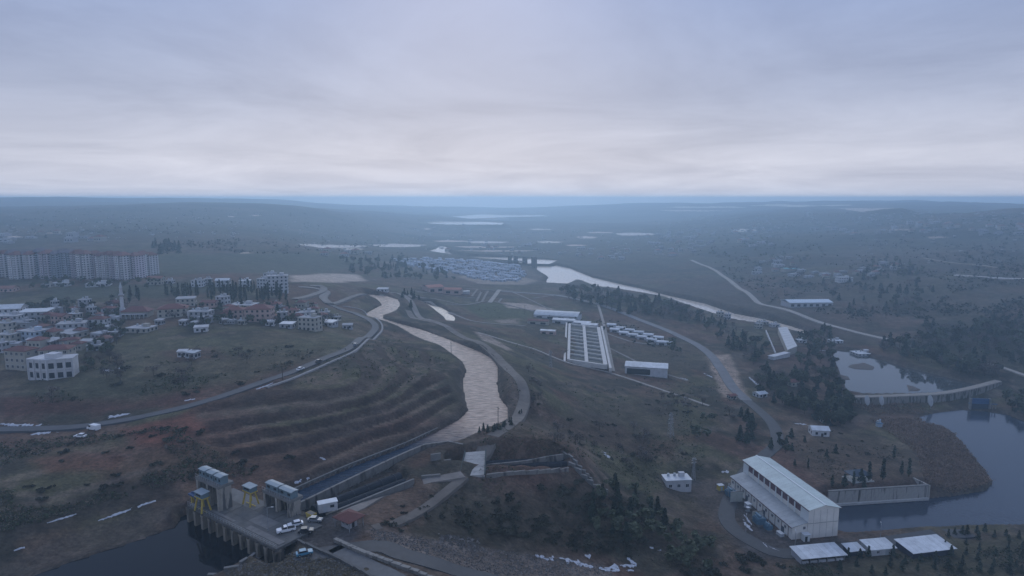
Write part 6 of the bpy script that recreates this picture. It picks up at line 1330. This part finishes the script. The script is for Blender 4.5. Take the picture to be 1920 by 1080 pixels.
# ground cover: scrub tufts, dry reeds, broken rock
def clumps(name, polys, n, size, mat, label, k=7, hs=.7, world_r=None, flat=.5, mask=26):
    P_ = []; sz = []
    for poly, cnt in zip(polys, n):
        us = [q[0] for q in poly]; vs = [q[1] for q in poly]; m = int(cnt*2.2); u = rng.uniform(min(us), max(us), m); v = rng.uniform(min(vs), max(vs), m); ok = np.nonzero(poly_sd(poly, u, v) < 0)[0][:cnt]
        for i in ok:
            q = G(u[i], v[i])
            if wet(q) or (mask and fbm(np.array([q[0]]), np.array([q[1]]), mask*max(1, size), 91, 3)[0] < .47): continue
            s = size*rng.uniform(.5, 1.5)
            for _ in range(k): P_.append((q[0]+rng.normal()*s*.8, q[1]+rng.normal()*s*.8, q[2]+abs(rng.normal())*s*hs)); sz.append(s*rng.uniform(.25, .6))
    V, F_ = leaf_quads(P_, np.array(sz), flat, 77); b = MB(); b.poly(V, F_); tag(b.build(name, mat), label, kind='stuff')
clumps('undergrowth', [[(820,945),(960,920),(1090,900),(1230,950),(1345,1030),(1345,1079),(1150,1045),(900,1005)], [(0,830),(330,800),(410,850),(480,890),(330,905),(0,1000)], [(1000,760),(1300,780),(1330,900),(1200,900),(1050,860)], [(60,690),(640,640),(480,720),(60,760)], [(1480,830),(1640,790),(1730,900),(1560,910)], [(1480,1062),(1919,1020),(1919,1079),(1480,1079)]], [900, 1100, 600, 450, 350, 500], .45, F_bush, 'low wild undergrowth over the rough slopes')
clumps('dry_reeds', [[(1630,785),(1730,785),(1790,815),(1862,905),(1790,928),(1735,905),(1720,850)], [(1570,745),(1720,750),(1740,775),(1640,780)]], [3400, 600], .5, F_reed, 'brown dry reeds and brush on the headland in the tailwater', 9, 1.0, None, 1.6, 0)
def scrub(name, mat, label, jobs, k):
    clumps(name, [j[0] for j in jobs], [j[1] for j in jobs], jobs[0][2], mat, label, k)
scrub('dry_grass', M('dry_grass_tufts', (.14, .12, .082), .95, .35, .3, spec=.1), 'pale dry grass tufts over the bare banks', [([(0,830),(330,800),(410,850),(480,890),(330,905),(0,1000)], 2200, .35), ([(60,690),(640,640),(480,720),(60,760)], 1200, .35), ([(900,830),(1300,780),(1340,900),(1200,930),(900,930)], 1300, .35), ([(1240,930),(1340,930),(1400,1060),(1240,1070)], 600, .3), ([(1480,830),(1640,790),(1730,900),(1560,910)], 700, .3), ([(1480,1062),(1919,1020),(1919,1079),(1480,1079)], 900, .25), ([(430,1066),(560,1035),(700,1079),(420,1079)], 500, .3), ([(880,570),(1060,590),(1340,690),(1380,760),(1250,740),(1060,690),(900,630)], 1300, .6), ([(1240,560),(1440,560),(1680,640),(1560,620),(1400,600)], 600, 1.0)], 5)
scrub('green_scrub', M('green_scrub_tufts', (.050, .064, .034), .95, .35, .3, spec=.1), 'dark green weeds scattered over slopes and fields', [([(0,830),(330,800),(410,850),(480,890),(330,905),(0,1000)], 1300, .5), ([(60,690),(640,640),(480,720),(60,760)], 1000, .5), ([(900,700),(1300,740),(1340,900),(1200,930),(900,930)], 1100, .5), ([(1480,1062),(1919,1020),(1919,1079),(1480,1079)], 500, .4), ([(880,570),(1060,590),(1340,690),(1380,760),(1250,740),(1060,690),(900,630)], 900, .7), ([(640,640),(740,620),(860,690),(700,740),(560,720)], 500, .5)], 6)
scrub('hill_scrub', M('hill_scrub_foliage', (.036, .043, .031), .95, .35, .1, spec=.1), 'dark scrub and small trees over the far hillsides', [([(1300,480),(1500,470),(1919,450),(1919,640),(1700,620),(1450,570)], 2000, 2.2), ([(1200,425),(1919,405),(1919,450),(1300,480)], 900, 4), ([(300,455),(700,440),(760,480),(300,475)], 500, 3), ([(0,380),(700,385),(900,420),(0,450)], 800, 4), ([(880,540),(1120,575),(1330,690),(1060,600)], 250, 1.2)], 6)
def rocks():
    b = MB()
    for poly, n, s in (([(690,990),(800,1010),(960,1035),(1130,1058),(1150,1079),(930,1079),(800,1052),(700,1020)], 3200, .3), ([(430,1066),(500,1045),(560,1035),(620,1045),(700,1079),(420,1079)], 1600, .28), ([(820,1000),(900,1012),(900,1035),(830,1020)], 120, .6)):
        us = [q[0] for q in poly]; vs = [q[1] for q in poly]; u = rng.uniform(min(us), max(us), n*2); v = rng.uniform(min(vs), max(vs), n*2)
        for i in np.nonzero(poly_sd(poly, u, v) < 0)[0][:n]:
            q = G(u[i], v[i]); k = s*rng.uniform(.4, 1.4); j = lambda: rng.uniform(.7, 1.3)*k
            b.poly([(q[0]+j(), q[1], q[2]), (q[0], q[1]+j(), q[2]), (q[0]-j(), q[1], q[2]), (q[0], q[1]-j(), q[2]), (q[0]+k*.2, q[1]-k*.1, q[2]+j()*.8)], [(0, 1, 4), (1, 2, 4), (2, 3, 4), (3, 0, 4)], mi=int(rng.random() < .25))
    tag(b.build('rubble', [M('riprap_stone', (.11, .10, .09), .95, .4, .5), M('pale_stone', (.2, .185, .17), .95, .25, .5)]), 'broken grey rock fill along the dam faces', kind='stuff')
rocks()
# ------------------------------------------------------------------ valley haze
def build_haze():
    top = max(float(HG.max())+3, CZ+6); x = 7700
    m = bpy.data.materials.new('thin_haze'); m.use_nodes = True; nt = m.node_tree; nt.nodes.clear()
    o = nt.nodes.new('ShaderNodeOutputMaterial'); v = nt.nodes.new('ShaderNodeVolumePrincipled'); nt.links.new(v.outputs[0], o.inputs['Volume'])
    v.inputs['Color'].default_value = (.57, .80, 1.0, 1); v.inputs['Density'].default_value = .00034; v.inputs['Anisotropy'].default_value = .58
    b = MB(); lo = float(HG.min())-3
    b.box((0, 3500, (top+lo)/2), (2*x, 8600, top-lo))
    h = b.build('haze', m); tag(h, 'pale blue haze filling the valley air', kind='stuff')
build_haze()
